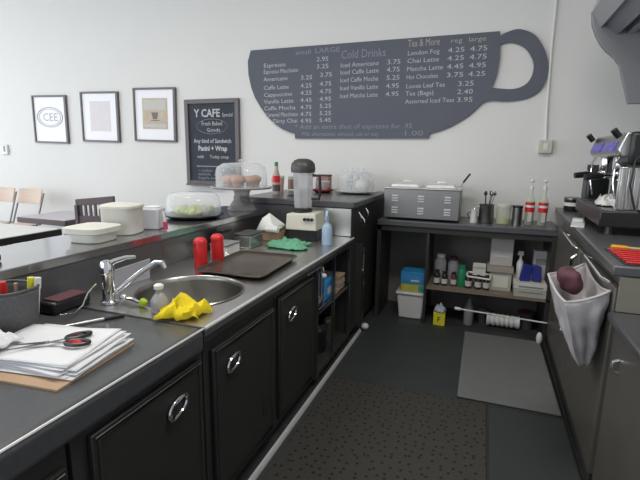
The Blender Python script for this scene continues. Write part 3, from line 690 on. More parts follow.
# boxes
def carton(x0, x1, y, dep, z0, h, m, label, strip=None, name='carton', cat='box'):
    t = thing(name, label, cat, ((x0 + x1) / 2, y, z0)); w = x1 - x0
    MB().box(-w / 2, w / 2, 0, dep, 0, h).build('carton_body', m, t, bevel=0.003)
    if strip: MB().box(-w * 0.35, w * 0.35, -0.003, 0.001, h * strip[0], h * strip[1]).build('printed_label', strip[2], t)
    return t
carton(0.125, 0.305, 4.13, 0.25, ZS, 0.17, OLDW, 'aged cream box below the tall grey carton', (0.2, 0.8, CREAM))
carton(0.095, 0.315, 4.11, 0.28, ZS + 0.172, 0.05, mat('tan_lid_box', (0.33, 0.30, 0.25), 0.7), 'flat tan box between the aged cream box and grey carton')
carton(0.115, 0.30, 4.16, 0.20, ZS + 0.224, 0.25, mat('grey_beige_card', (0.45, 0.43, 0.41), 0.7), 'tall grey-beige carton topmost of the stack on the shelf', (0.32, 0.36, BEIGE))
carton(0.325, 0.585, 4.01, 0.36, ZS, 0.07, OLDW, 'lower flat cream tray box at the right of the shelf', (0.6, 0.75, MGREY))
carton(0.318, 0.59, 4.01, 0.36, ZS + 0.072, 0.05, CREAMW, 'upper flat cream tray box carrying the navy packets', (0.3, 0.55, MGREY))
ZT = ZS + 0.124
t = thing('navy_packet', 'navy packet leaning left on the flat cream boxes', 'packet', (0.41, 4.10, ZT), 0.1); MB().prism([(-0.045, 0), (0.035, 0), (0.055, 0.14), (-0.025, 0.155)], 'y', -0.02, 0.03).build('pack', NAVY, t, bevel=0.006)
t = thing('navy_packet', 'navy packet beside the white card box', 'packet', (0.50, 4.11, ZT), -0.1); MB().prism([(-0.035, 0), (0.04, 0), (0.03, 0.13), (-0.045, 0.15)], 'y', -0.02, 0.03).build('pack', NAVY, t, bevel=0.006)
t = thing('white_spray_bottle', 'slim white spray bottle behind the navy packets', 'spray bottle', (0.37, 4.22, ZT))
MB().lathe([(0.028, 0), (0.03, 0.01), (0.03, 0.13), (0.011, 0.17), (0.011, 0.20)], seg=16).build('body', WHITE, t)
MB().prism([(-0.03, 0.20), (0.02, 0.20), (0.018, 0.235), (-0.02, 0.235)], 'y', -0.010, 0.010).build('trigger_head', CREAMW, t)
carton(0.475, 0.59, 4.22, 0.10, ZT, 0.25, mat('pale_grey_card', (0.50, 0.49, 0.49), 0.7), 'upright pale grey card box at the shelf end', (0.5, 0.72, MGREY))

# rod, towel roll, bottle on floor
t = thing('tension_rod', 'thin white rod slanting across below the under-counter shelf', 'rod', (0, 3.975, 0))
MB().tube([(-0.13, 0, 0.205), (0.60, 0.0, 0.176)], 0.007, 8).build('rod', WHITE, t)
MB().tube([(-0.15, 0, 0.206), (-0.10, 0, 0.204)], 0.014, 10).build('rubber_tip', WHITE, t)
t = thing('paper_roll', 'white ridged paper roll lying under the shelf', 'paper roll', (0.27, 4.20, 0.072))
MB().lathe([(0.062, -0.14), (0.066, -0.13)] + [(0.062 - 0.010 * (k % 2), -0.12 + k * 0.02) for k in range(13)] + [(0.062, 0.14)], axis='x', seg=24).build('roll', WHITE, t)
t = thing('floor_spray_bottle', 'grey spray bottle standing on the floor under the shelf', 'spray bottle', (-0.03, 4.18, 0))
MB().lathe([(0.04, 0), (0.043, 0.02), (0.043, 0.17), (0.015, 0.22), (0.015, 0.25)], seg=16).build('body', MGREY, t)
MB().prism([(-0.03, 0.25), (0.02, 0.25), (0.015, 0.285), (-0.025, 0.285)], 'y', -0.012, 0.012).build('trigger_head', DGREY, t)
for k, (x, r, h, lab) in enumerate(((0.09, 0.045, 0.10, 'small dark tub on the floor beside the grey spray bottle'), (0.47, 0.07, 0.14, 'dark pot on the floor right of the paper roll'))):
    q = thing('floor_pot', lab, 'pot', (x, 4.28, 0)); MB().lathe([(r * 0.85, 0), (r, h), (r * 0.92, h), (r * 0.8, 0.01), (0.002, 0.01)], cap=(True, False)).build('pot_body', DGREY, q)
    MB().lathe([(r * 1.06, h), (r * 1.06, h + 0.015), (r * 0.5, h + 0.03)]).build('lid', MAROON if k else MGREY, q)
t = thing('white_foot_cap', 'white round foot cap at the base of the right-hand fridge corner', 'foot cap', (0.545, 3.90, 0))
MB().ball((0, 0, 0.06), (0.025, 0.03, 0.055)).build('cap', WHITE, t)

# ------------------------------------------------------------------ floor mats
o = MB().prism([(-0.05, 2.77), (0.555, 2.77), (0.555, 3.92), (-0.05, 3.92)], 'z', 0.008, 0.026).build('foam_mat', MATG, bevel=0.008)
tag(o, 'plain grey foam mat at the far right of the aisle', 'mat')
o = MB().box(-0.88, 0.13, 0.9, 2.74, 0.0, 0.012).build('rubber_mat', MATH, bevel=0.004)
tag(o, 'black perforated rubber mat filling the near part of the aisle', 'mat')
o = MB().box(-0.88, 0.55, 2.75, 3.95, 0.0, 0.007).build('floor_mat', MATD, bevel=0.002)
tag(o, 'smooth black mat beneath and left of the grey foam mat', 'mat')
o = MB().box(0.14, 0.56, 0.9, 2.74, 0.0, 0.010).build('floor_runner', MATD, bevel=0.003)
tag(o, 'narrow smooth black mat beside the perforated mat, near right cabinets', 'mat')

# ------------------------------------------------------------------ right side counters
ZR = 1.10
def edge_x(y): return 0.545 + (y - 2.13) * (0.65 - 0.545) / (4.6 - 2.13)
def face_x(y): return 0.568 + (y - 2.13) * (0.600 - 0.568) / (3.95 - 2.13)
t = thing('espresso_counter', 'dark high counter under the espresso machine along the right', 'counter', (0, 0, 0))
MB().prism([(edge_x(2.13), 2.13), (1.49, 2.13), (1.49, WY - 0.01), (edge_x(4.6), WY - 0.01)], 'z', 1.055, 1.10).build('slab', LAMB, t, bevel=0.008)
fr_ = thing('undercounter_fridge', 'dark taupe undercounter fridge with two doors along the aisle', 'fridge', (0, 0, 0))
MB().prism([(face_x(2.14) + 0.03, 2.14), (1.45, 2.14), (1.45, 3.95), (face_x(3.95) + 0.03, 3.95)], 'z', 0.03, 1.053).build('body', BROWNG, fr_)
for a, b, hy in ((2.15, 2.98, 0), (3.0, 3.94, 0)):
    d = MB().prism([(face_x(a), a), (face_x(b), b), (face_x(b) + 0.028, b), (face_x(a) + 0.028, a)], 'z', 0.09, 1.0).build('door', BROWNG, fr_, bevel=0.006)
    y0h, y1h = (2.25, 2.66) if a < 2.5 else (3.05, 3.42)
    MB().tube([(face_x(y0h), y0h, 1.0), (face_x(y0h) - 0.03, y0h, 1.015), (face_x(y1h) - 0.03, y1h, 1.03), (face_x(y1h), y1h, 1.02)], 0.009, 8).build('handle', CHROME, d)
MB().tube([(0.56, 2.92, 0.985), (0.535, 2.93, 0.96), (0.535, 2.93, 0.91), (0.56, 2.92, 0.89)], 0.010, 8).build('latch', CHROME, fr_)
MB().prism([(0.575, 2.15), (0.60, 2.15), (0.63, 3.94), (0.605, 3.94)], 'z', 0.0, 0.085).build('kick_plate', BLACKF, fr_)
MB().box(0.566, 0.574, 2.20, 3.92, 0.012, 0.028).build('kick_trim', STEELD, fr_)
t = thing('near_worktop', 'charcoal worktop at the right edge of the photo, lower level', 'worktop', (0, 0, 0))
MB().prism([(0.53, 0.6), (1.48, 0.6), (1.48, 2.125), (0.548, 2.125)], 'z', 0.862, 0.90).build('slab', LAM, t, bevel=0.008)
nb = thing('near_cabinet', 'dark taupe cabinet under the lower right worktop', 'cabinet', (0, 0, 0))
MB().box(0.60, 1.45, 0.6, 2.12, 0.03, 0.86).build('body', BROWNG, nb)
for a, b in ((0.62, 1.40), (1.42, 2.105)):
    d = MB().box(0.574, 0.60, a, b, 0.06, 0.84).build('door', BROWNG, nb, bevel=0.006)
    MB().tube([(0.574, b - 0.13, 0.745), (0.552, b - 0.13, 0.735), (0.552, b - 0.13, 0.70), (0.574, b - 0.13, 0.69)], 0.007, 8).build('handle', CHROME, d)
MB().box(0.578, 1.45, 2.127, 2.139, 0.902, 1.053).build('high_counter_end_panel', mat('olive_beige_panel', (0.20, 0.19, 0.155), 0.5), fr_)

# cloth bag on the fridge handle
A_, B_, C_, D_ = Vector((0.355, 2.48, 0.955)), Vector((0.553, 2.66, 0.99)), Vector((0.560, 2.18, 0.975)), Vector((0.375, 2.07, 0.935))
bag = thing('cloth_bag', 'white cotton bag hanging open from the fridge handle', 'bag', (0, 0, 0))
n = 12; loop = []
for P0, P1, sag in ((A_, B_, 0.01), (B_, C_, 0.035), (C_, D_, 0.012), (D_, A_, 0.02)):
    for k in range(n):
        u = k / n; loop.append(P0.lerp(P1, u) + Vector((0, 0, -sag * 4 * u * (1 - u))))
tip = Vector((0.505, 2.27, 0.60)); vs = []; rings = 16; m = len(loop); cen = sum(loop, Vector()) / m
for j in range(rings + 1):
    u = j / rings
    for k, p in enumerate(loop):
        ax = cen.lerp(tip, u)
        sh = 1 - u ** 1.3 * 0.72
        off = (p - cen); q = ax + Vector((off.x * sh, off.y * sh, off.z * (1 - u)))
        fold = 0.012 * math.sin(k * 2 * PI / m * 9 + u * 3) * math.sin(PI * min(1, u * 1.1)) + 0.012 * noise.noise(Vector((k * 0.25, u * 5, 1)))
        q += Vector((off.x, off.y, 0)).normalized() * fold
        q.x = min(q.x, 0.562); vs.append(q)
fs = [(j * m + k, j * m + (k + 1) % m, (j + 1) * m + (k + 1) % m, (j + 1) * m + k) for j in range(rings) for k in range(m)]
fs.append(tuple(rings * m + k for k in range(m)))
MB().add(vs, fs).build('pouch', CLOTHW, bag, solid=0.004, ang=80)
MB().tube([tuple(p) for p in loop], 0.006, 6, True).build('hem', CLOTHW, bag)
MB().tube([(0.48, 2.43, 0.72), (0.45, 2.46, 0.70), (0.44, 2.47, 0.665)], 0.006, 6).build('tie_string', WHITE, bag)
o = MB().ball((0, 0, 0), (0.052, 0.085, 0.065), 24, 18)
o.v = [tuple(Vector(v) * (1 + 0.45 * noise.noise(Vector(v) * 16 + Vector((3, 1, 2))))) for v in o.v]
o = o.build('cloth_bundle', MAROON, loc=(0.440, 2.40, 0.955)); tag(o, 'dark maroon bundle tucked in the open white cloth bag', 'bundle')

# ------------------------------------------------------------------ espresso machine
em = thing('espresso_machine', 'black and steel espresso machine with purple button panel', 'espresso machine', (0, 0, ZR))
MB().prism([(0.665, 3.0), (1.40, 3.0), (1.40, 3.95), (0.70, 3.95)], 'z', 0.05, 0.14).build('drip_base', BLACK, em, bevel=0.006)
MB().prism([(0.69, 3.03), (0.86, 3.03), (0.88, 3.92), (0.72, 3.92)], 'z', 0.14, 0.146).build('drip_grate', STEELD, em)
for x, y in ((0.74, 3.08), (0.76, 3.88), (1.3, 3.1), (1.3, 3.86)): MB().lathe([(0.025, 0), (0.02, 0.05)], (x, y, 0), 12).build('foot', BLACK, em)
MB().box(0.90, 1.38, 3.06, 3.88, 0.146, 0.46).build('body', DGREY, em, bevel=0.01)
rb = MB()
rb.box(0.745, 1.38, 3.045, 3.06, 0.15, 0.40)
for k in range(18): rb.box(0.75 + k * 0.034, 0.768 + k * 0.034, 3.02, 3.046, 0.155, 0.39)
rb.build('ribbed_side_panel', STEEL, em, bevel=0.003)
MB().prism([(0.74, 0.46), (0.727, 0.50), (0.76, 0.60), (1.38, 0.60), (1.38, 0.46)], 'y', 3.06, 3.80).build('head', STEEL, em, bevel=0.008)
cp = MB().prism([(0.724, 0.475), (0.720, 0.505), (0.750, 0.585), (0.77, 0.585), (0.75, 0.475)], 'y', 3.10, 3.77).build('control_panel', STEELD, em)
bt = MB()
for g in (3.16, 3.50):
    for k in range(5): bt.prism([(0.706, 0.490), (0.728, 0.548), (0.75, 0.548), (0.74, 0.490)], 'y', g - 0.04 + k * 0.052, g - 0.04 + k * 0.052 + 0.036)
bt.build('buttons', PURPLE, cp)
MB().box(0.77, 1.38, 3.00, 3.30, 0.41, 0.60).build('end_cover', BLACK, em, bevel=0.02)
for y in (3.80, 3.12): MB().tube([(0.735, y, 0.575), (0.70, y - 0.01, 0.615)], 0.019, 12).build('steam_knob', BLACK, em)
for y in (3.28, 3.62):
    g = MB().lathe([(0.035, 0.36), (0.042, 0.38), (0.042, 0.44), (0.035, 0.475)], (0.80, y, 0), 20).build('group_head', CHROME, em)
    p = MB().lathe([(0.036, 0.315), (0.042, 0.325), (0.042, 0.36)], (0.80, y, 0), 20).build('portafilter_basket', CHROME, g)
    MB().tube([(0.765, y - 0.01, 0.345), (0.70, y - 0.02, 0.34)], 0.010, 10).build('portafilter_neck', CHROME, g)
    MB().tube([(0.71, y - 0.02, 0.34), (0.68, y - 0.03, 0.337), (0.605, y - 0.05, 0.328)], [0.014, 0.022, 0.020], 12).build('portafilter_handle', BLACK, g)
for y in (3.14, 3.76): MB().tube([(0.76, y, 0.46), (0.74, y, 0.42), (0.735, y - 0.02, 0.30), (0.76, y - 0.02, 0.19)], 0.006, 8).build('steam_wand', CHROME, em)
MB().tube([(1.0, 3.05, 0.60), (0.86, 3.02, 0.67), (0.95, 2.99, 0.62), (0.80, 2.99, 0.44), (0.79, 2.99, 0.30), (0.83, 2.99, 0.16)], 0.006, 8).build('power_cable', BLACK, em)
# things on the machine base and behind
o = crumple(0.07, 0.10, 0.06, 5.5, 20).build('tissue_heap', WHITE, loc=(0.775, 3.34, ZR + 0.147), solid=0.002); tag(o, 'crumpled white tissue on the espresso machine drip tray', 'tissue')
t = thing('white_cup', 'small white cup on the drip tray, nearest the camera', 'cup', (0.775, 3.10, ZR + 0.149))
MB().lathe([(0.02, 0), (0.032, 0.03), (0.034, 0.06), (0.030, 0.06), (0.018, 0.008), (0.001, 0.006)], cap=(True, False)).build('body', WHITE, t)
MB().tube([(-0.03, 0, 0.05), (-0.05, 0, 0.04), (-0.028, 0, 0.018)], 0.004, 6).build('handle', WHITE, t)
t = thing('knock_box', 'small black knock box with a white band at the far counter corner', 'knock box', (0.735, 4.32, ZR))
MB().lathe([(0.055, 0), (0.06, 0.01), (0.06, 0.10)]).build('body', BLACK, t)
MB().lathe([(0.062, 0.045), (0.062, 0.075)], cap=(False, False)).build('white_band', WHITE, t)
MB().lathe([(0.064, 0.10), (0.064, 0.115), (0.05, 0.12)]).build('rim', STEELD, t)
t = thing('coffee_grinder', 'black coffee grinder behind the espresso machine', 'grinder', (0.86, 4.15, ZR))
MB().box(-0.08, 0.08, -0.09, 0.09, 0, 0.30).build('body', BLACK, t, bevel=0.02)
MB().lathe([(0.04, 0.30), (0.075, 0.36), (0.075, 0.40)]).build('hopper', DARKGL, t)
t = thing('folded_napkin', 'folded white napkin under the front of the espresso machine', 'napkin', (0.625, 3.42, ZR), -0.2)
MB().box(-0.03, 0.05, -0.16, 0.16, 0, 0.010).build('fold', WHITE, t, bevel=0.003)
MB().box(-0.028, 0.04, 0.04, 0.15, 0.010, 0.030).build('upper_fold', WHITE, t, bevel=0.006)
# red slatted tray
t = thing('red_slatted_tray', 'red slatted plastic mat near the end of the high counter', 'mat', (0.605, 2.30, ZR))
MB().box(-0.01, 0.43, -0.14, 0.22, 0, 0.006).build('base', BLACK, t, bevel=0.002)
sl = MB()
for k in range(7): sl.prism([(-0.0, -0.125 + k * 0.050), (0.42, -0.135 + k * 0.050), (0.42, -0.112 + k * 0.050), (-0.0, -0.105 + k * 0.050)], 'z', 0.006, 0.012)
sl.build('slats', RED, t, bevel=0.002)
t = thing('orange_pen', 'orange and yellow pen lying on the red slatted mat', 'pen', (0.63, 2.545, ZR + 0.012))
MB().tube([(0, 0, 0.0), (0.07, -0.01, 0.0)], 0.010, 8).build('cap', ORANGE, t)
MB().tube([(0.07, -0.01, 0.0), (0.24, -0.03, 0.0)], 0.006, 8).build('barrel', mat('yellow_barrel', (0.6, 0.5, 0.2), 0.5), t)
t = thing('green_tumbler', 'dark greenish tumbler at the right edge on the red mat', 'tumbler', (0.83, 2.42, ZR + 0.015))
MB().lathe([(0.04, 0), (0.055, 0.12), (0.052, 0.12), (0.037, 0.006), (0.001, 0.006)], cap=(True, False)).build('body', clear('teal_glass', (0.10, 0.22, 0.22), 0.6), t)

# hood high on the right wall
hd = thing('wall_hood', 'grey curved hood high on the right above the espresso machine', 'hood', (0, 0, 0))
prof = [(0.69, 2.75), (0.667, 2.66), (0.627, 2.561), (0.640, 2.474), (0.668, 2.406), (0.700, 2.35), (0.737, 2.302), (0.80, 2.245), (0.841, 2.19), (0.862, 2.12), (0.881, 2.061), (0.922, 1.931), (1.49, 1.93), (1.49, 2.75)]
MB().prism(prof, 'y', 3.80, 3.84).build('end_panel', HOOD, hd, bevel=0.006)
MB().prism([(0.627, 2.561), (0.70, 2.80), (0.715, 2.80), (0.72, 2.47), (0.692, 2.455)], 'y', 1.6, 3.80).build('front_lip', HOODL, hd)
MB().prism([(0.80, 2.40), (0.88, 2.46), (1.49, 2.75), (1.49, 2.80), (0.72, 2.80), (0.72, 2.47)], 'y', 1.6, 3.80).build('canopy', mat('blue_grey_canopy', (0.17, 0.18, 0.21), 0.35), hd)
MB().prism([(0.86, 2.40), (0.90, 2.40), (0.90, 2.44), (0.86, 2.44)], 'y', 1.6, 3.80).build('rib', HOODL, hd)

# ------------------------------------------------------------------ things on the left worktops
Z9 = 0.901
# papers
pp = thing('paper_stack', 'untidy stack of white papers at the left under the scissors', 'papers', (-1.225, 0.935, 0.9))
PW = []
def sheet(w, d, z, rz, dx, dy, m, name='sheet', curl=0.0, sd=0):
    vs = []; n_ = 14
    for j in range(n_ + 1):
        for i in range(n_ + 1):
            u = i / n_ - 0.5; v = j / n_ - 0.5
            x = u * w; y = v * d
            zz = z + 0.003 * noise.noise(Vector((u * 3 + sd, v * 3, sd))) + curl * max(0, u + 0.1) ** 2 * 4 * max(0, v + 0.3)
            c, s_ = math.cos(rz), math.sin(rz); vs.append((x * c - y * s_ + dx, x * s_ + y * c + dy, zz))
    fs = [(j * (n_ + 1) + i, j * (n_ + 1) + i + 1, (j + 1) * (n_ + 1) + i + 1, (j + 1) * (n_ + 1) + i) for j in range(n_) for i in range(n_)]
    return MB().add(vs, fs).build(name, m, pp, solid=0.0015)
MB().box(-0.20, 0.17, -0.17, 0.15, 0, 0.006).build('brown_folder', MANILA, pp).rotation_euler = (0, 0, 0.10)
k = 0
for z, rz, dx, dy in ((0.010, 0.14, 0.0, 0.0), (0.014, 0.05, -0.01, 0.01), (0.018, 0.12, 0.0, 0.02), (0.022, 0.0, -0.02, 0.01), (0.026, 0.16, -0.01, 0.02), (0.030, 0.07, -0.03, 0.015), (0.034, 0.10, -0.03, 0.02), (0.038, 0.20, -0.04, 0.01)):
    k += 1; sheet(0.34, 0.26, z, rz, dx, dy, PAPER, sd=k * 1.7, curl=0.008 if k > 3 else 0)
bg = crumple(0.09, 0.09, 0.03, 9.2, 18); o = bg.build('crumpled_receipt', PAPER, loc=(-1.42, 0.84, 0.955 - 0.008), solid=0.001); tag(o, 'crumpled white paper at the left edge before the pen basket', 'paper')
# scissors
sc = thing('scissors', 'open scissors with black and red handles lying on the papers', 'scissors', (-1.235, 0.945, 0.948))
SR_ = math.radians(35)
def ring(cx, cy, a, b, rot, n=20):
    return [(cx + a * math.cos(t_) * math.cos(rot) - b * math.sin(t_) * math.sin(rot), cy + a * math.cos(t_) * math.sin(rot) + b * math.sin(t_) * math.cos(rot), 0.004) for t_ in [2 * PI * k / n for k in range(n)]]
piv = (-0.01, -0.02)
for k, (dr, mt) in enumerate(((math.radians(62), BLACK), (math.radians(22), BLACK))):
    cx, cy = piv[0] + 0.095 * math.cos(dr), piv[1] + 0.085 * math.sin(dr)
    h = MB().tube(ring(cx, cy, 0.036, 0.019, dr), 0.0065, 8, True).build('finger_loop', BLACK, sc)
    MB().tube(ring(cx - 0.012 * math.cos(dr), cy - 0.012 * math.sin(dr), 0.022, 0.012, dr), 0.0045, 6, True).build('loop_lining', MAROON if k == 0 else RED, h)
    dd = dr + PI + (0.25 if k else -0.15)
    ex, ey = piv[0] + 0.15 * math.cos(dd), piv[1] + 0.15 * math.sin(dd)
    nx, ny = -math.sin(dd), math.cos(dd)
    bs = (piv[0] + 0.05 * math.cos(dr), piv[1] + 0.045 * math.sin(dr))
    MB().prism([(bs[0] + nx * .004, bs[1] + ny * .004), (piv[0] + nx * .008, piv[1] + ny * .008), (ex, ey), (piv[0] - nx * .006, piv[1] - ny * .006), (bs[0] - nx * .004, bs[1] - ny * .004)], 'z', 0.001 + 0.002 * k, 0.003 + 0.002 * k).build('blade', STEELD, sc)
MB().lathe([(0.005, 0), (0.005, 0.007)], (piv[0], piv[1], 0), 12).build('pivot_screw', STEEL, sc)
# pen on the laminate
t = thing('ballpoint_pen', 'silver and dark pen lying between papers and sink', 'pen', (-1.42, 1.10, 0.907))
MB().tube([(0, 0, 0), (0.085, 0.13, 0)], [0.004, 0.006], 8).build('barrel', STEEL, t)
MB().tube([(0.085, 0.13, 0), (0.125, 0.19, 0)], 0.007, 8).build('grip', BLACK, t)
# mesh pen basket
t = thing('pen_basket', 'dark woven pen basket at the left edge of the worktop', 'basket', (-1.55, 1.02, Z9))
bs = MB()
rim = []
n = 40; vs = []
for j in range(9):
    u = j / 8
    for k in range(n):
        a = 2 * PI * k / n; rr = 0.082 + 0.014 * u
        x = rr * math.copysign(abs(math.cos(a)) ** 0.8, math.cos(a)); y = rr * 0.9 * math.copysign(abs(math.sin(a)) ** 0.8, math.sin(a))
        zz = 0.165 * u + (0)
        vs.append((x, y, zz))
        if j == 8: rim.append((x, y, zz))
fs = [(j * n + k, j * n + (k + 1) % n, (j + 1) * n + (k + 1) % n, (j + 1) * n + k) for j in range(8) for k in range(n)] + [tuple(range(n))]
bs.add(vs, fs).build('mesh_wall', mat('woven_dark_mesh', (0.11, 0.11, 0.115), 0.6, var=0.5, nscale=160, bump=0.5, bscale=200), t, solid=0.004, ang=60)
MB().tube(rim, 0.005, 8, True).build('rim', DGREY, t)
for k, (x, y, m, lab, r_) in enumerate(((-0.03, -0.03, GREEN, 'teal marker at the left of the pen basket', 0.008), (0.005, -0.01, RED, 'red marker with a round tip in the pen basket', 0.010), (0.03, 0.05, YELP, 'yellow-green highlighter at the right of the pen basket', 0.011), (0.05, 0.055, WHITE, 'white marker at the right of the pen basket', 0.010), (0.0, 0.03, CARD, 'brown pencil leaning across the pen basket', 0.005))):
    q = thing('marker_pen', lab, 'pen', (-1.55 + x, 1.02 + y, Z9 + 0.006))
    dx, dy = (x * 0.25, y * 0.25) if k < 4 else (0.05, -0.03)
    MB().tube([(0, 0, 0), (dx, dy, 0.145)], r_ * 0.9, 8).build('barrel', m, q)
    MB().tube([(dx, dy, 0.145), (dx * 1.25, dy * 1.25, 0.185)], r_ * 1.1, 8).build('cap', m, q)
# phone-like black device at left bar edge
t = thing('card_terminal', 'black card terminal at the left edge on the raised bar', 'terminal', (-1.90, 1.15, 1.094))
MB().prism([(-0.06, 0), (0.06, 0), (0.06, 0.03), (-0.06, 0.05)], 'y', -0.09, 0.06).build('body', BLACK, t, bevel=0.008)
MB().prism([(-0.045, 0.0485), (0.045, 0.033), (0.045, 0.035), (-0.045, 0.051)], 'y', -0.06, 0.04).build('keypad', DGREY, t)
# maroon tray item under splash
t = thing('maroon_case', 'dark case with a maroon stripe behind the worktop, left of the tap', 'case', (-1.60, 1.29, Z9))
MB().box(-0.05, 0.05, -0.10, 0.08, 0, 0.05).build('body', BLACK, t, bevel=0.01)
MB().box(-0.03, 0.052, -0.08, 0.06, 0.05, 0.056).build('stripe', MAROON, t)
t = thing('wire_loop', 'thin bent chrome wire running from basket to the tap', 'wire', (-1.5, 1.2, Z9))
MB().tube([(0.03, -0.05, 0.03), (0.02, 0.02, 0.012), (0.0, 0.08, 0.02), (-0.02, 0.13, 0.06), (-0.01, 0.165, 0.09)], 0.003, 6).build('wire', CHROME, t)
# grey board behind tap
t = thing('plastic_sheet', 'small grey plastic sheet leaning behind the tap', 'sheet', (-1.60, 1.66, Z9))
MB().prism([(-0.14, 0), (0.12, 0), (0.13, 0.10), (-0.13, 0.095)], 'x', 0, 0.006).build('sheet', clear('grey_plastic', (0.50, 0.50, 0.55), 0.6, 0.3), t)
# sponge, soap, yellow cloth
o = MB().prism([(-0.022, 0.008), (0.006, 0.0), (0.024, 0.026), (-0.006, 0.042)], 'y', -0.014, 0.014).build('lime_sponge', LIME, bevel=0.010, segs=3, loc=(-1.305, 1.408, Z9)); tag(o, 'tiny lime green sponge on the near sink rim', 'sponge')
t = thing('soap_bottle', 'small clear soap bottle standing at the near sink rim', 'soap bottle', (-1.205, 1.392, Z9))
MB().lathe([(0.032, 0), (0.036, 0.008), (0.035, 0.050), (0.022, 0.070), (0.013, 0.080), (0.013, 0.100)], seg=20).build('body', mat('translucent_bottle', (0.35, 0.35, 0.34), 0.25), t)
MB().lathe([(0.019, 0.098), (0.020, 0.112), (0.012, 0.118)], seg=16).build('cap', WHITE, t)
yc = crumple(0.088, 0.062, 0.062, 11.3, 9, 0.8)
o = yc.build('yellow_cloth', YELLOW, loc=(-1.082, 1.385, Z9), solid=0.003, ang=25); o.rotation_euler = (0, 0, 0.4); tag(o, 'crumpled bright yellow cleaning cloth on the sink corner', 'cloth')
# ketchup bottles
kb = thing('ketchup_bottle', 'red squeeze bottle, the left one of the two behind the sink', 'squeeze bottle', (-1.475, 2.06, Z9), group='red squeeze bottles by the sink')
MB().lathe([(0.034, 0), (0.037, 0.008), (0.037, 0.125), (0.033, 0.14)], seg=24).build('body', RED, kb)
MB().lathe([(0.0385, 0.140), (0.0385, 0.155), (0.030, 0.168), (0.020, 0.174), (0.006, 0.177)], seg=24).build('cap', RED, kb)
dup(kb, (-1.455, 2.20, Z9), 0.0, 'red squeeze bottle, the right one of the two, nearer the brown tray')
# brown tray
tr = thing('serving_tray', 'dark brown rectangular serving tray lying on the steel worktop', 'tray', (-1.235, 2.20, Z9 + 0.003), 0.04)
def rr(w, d, r, n=5):
    out = []
    for cx, cy, a0 in ((w - r, d - r, 0), (-w + r, d - r, PI / 2), (-w + r, -d + r, PI), (w - r, -d + r, 1.5 * PI)):
        for k in range(n + 1): a = a0 + PI / 2 * k / n; out.append((cx + r * math.cos(a), cy + r * math.sin(a)))
    return out
o1, o2 = rr(0.20, 0.27, 0.045), rr(0.175, 0.245, 0.03)
n = len(o1); vs = [(x, y, 0.02) for x, y in o1] + [(x, y, 0.004) for x, y in o2] + [(x, y, 0.0) for x, y in o2]
fs = [(k, (k + 1) % n, n + (k + 1) % n, n + k) for k in range(n)] + [tuple(range(n, 2 * n))]
MB().add(vs, fs[:-1] + [tuple(range(n, 2 * n))]).build('dish', TRAYB, tr, solid=0.004)
MB().tube([(x, y, 0.021) for x, y in o1], 0.0045, 6, True).build('rim', TRAYB, tr)
# small foil, steel box, white carton
o = crumple(0.04, 0.03, 0.02, 7.7, 16).build('foil_scrap', STEEL, loc=(-1.47, 2.33, Z9), solid=0.001); tag(o, 'small crumpled foil scrap at the back edge of the tray', 'foil')
t = thing('white_carton', 'small white carton between the red bottles and steel box', 'carton', (-1.54, 2.42, Z9))
MB().box(-0.06, 0.06, -0.08, 0.08, 0, 0.065).build('carton_body', WHITE, t, bevel=0.003)
MB().box(-0.064, 0.064, -0.084, 0.084, 0.065, 0.078).build('lid', MGREY, t, bevel=0.003)
t = thing('steel_napkin_box', 'brushed steel box with a dark lid behind the tray', 'box', (-1.535, 2.72, Z9))
MB().box(-0.065, 0.065, -0.095, 0.095, 0, 0.085).build('body', STEEL, t, bevel=0.006)
MB().box(-0.068, 0.068, -0.098, 0.098, 0.085, 0.10).build('lid', DGREY, t, bevel=0.005)
t = thing('dark_crate', 'dark grey plastic crate against the steel splash', 'crate', (-1.61, 2.56, Z9))
MB().box(-0.04, 0.0, -0.05, 0.05, 0, 0.13).build('body', DGREY, t, bevel=0.006)
MB().box(-0.044, 0.004, -0.054, 0.054, 0.12, 0.135).build('rim', BLACK, t, bevel=0.003)
# cardboard bowl with white paper
t = thing('cardboard_carton', 'low brown cardboard carton between the steel box and blender', 'carton', (-1.50, 3.04, Z9))
MB().prism([(-0.07, 0), (0.07, 0), (0.085, 0.06), (-0.085, 0.06)], 'y', -0.09, 0.09).build('carton_body', CARD, t, bevel=0.004)
MB().box(-0.087, 0.087, -0.092, 0.092, 0.06, 0.066).build('flaps', CARD, t)
o = MB().add([(-0.09, -0.09, 0.0), (0.10, -0.08, 0.025), (0.08, 0.08, 0.03), (-0.07, 0.09, 0.0), (-0.02, 0.0, 0.13), (0.02, -0.04, 0.05), (-0.07, -0.02, 0.09)], [(0, 5, 6), (5, 4, 6), (0, 1, 5), (1, 2, 5), (5, 2, 4), (4, 2, 3), (3, 6, 4), (0, 6, 3)])
o = o.build('white_wrapper', WHITE, loc=(-1.50, 3.02, Z9 + 0.07), solid=0.003, ang=20); tag(o, 'white paper wrapper standing up out of the cardboard carton', 'wrapper')
o = MB().tube([(-0.05, 0, 0), (0.05, 0.0, 0)], 0.022, 14).build('paper_tube', WHITE, loc=(-1.45, 2.92, Z9 + 0.092)); tag(o, 'white paper tube with a dark end on the cardboard carton', 'tube')
# green cloth
o = crumple(0.13, 0.085, 0.045, 4.4, 34, 0.5).build('green_cloth', GREENC, loc=(-1.255, 2.79, Z9), solid=0.003); o.rotation_euler = (0, 0, 0.2); tag(o, 'crumpled mint green cloth on the steel worktop', 'cloth')
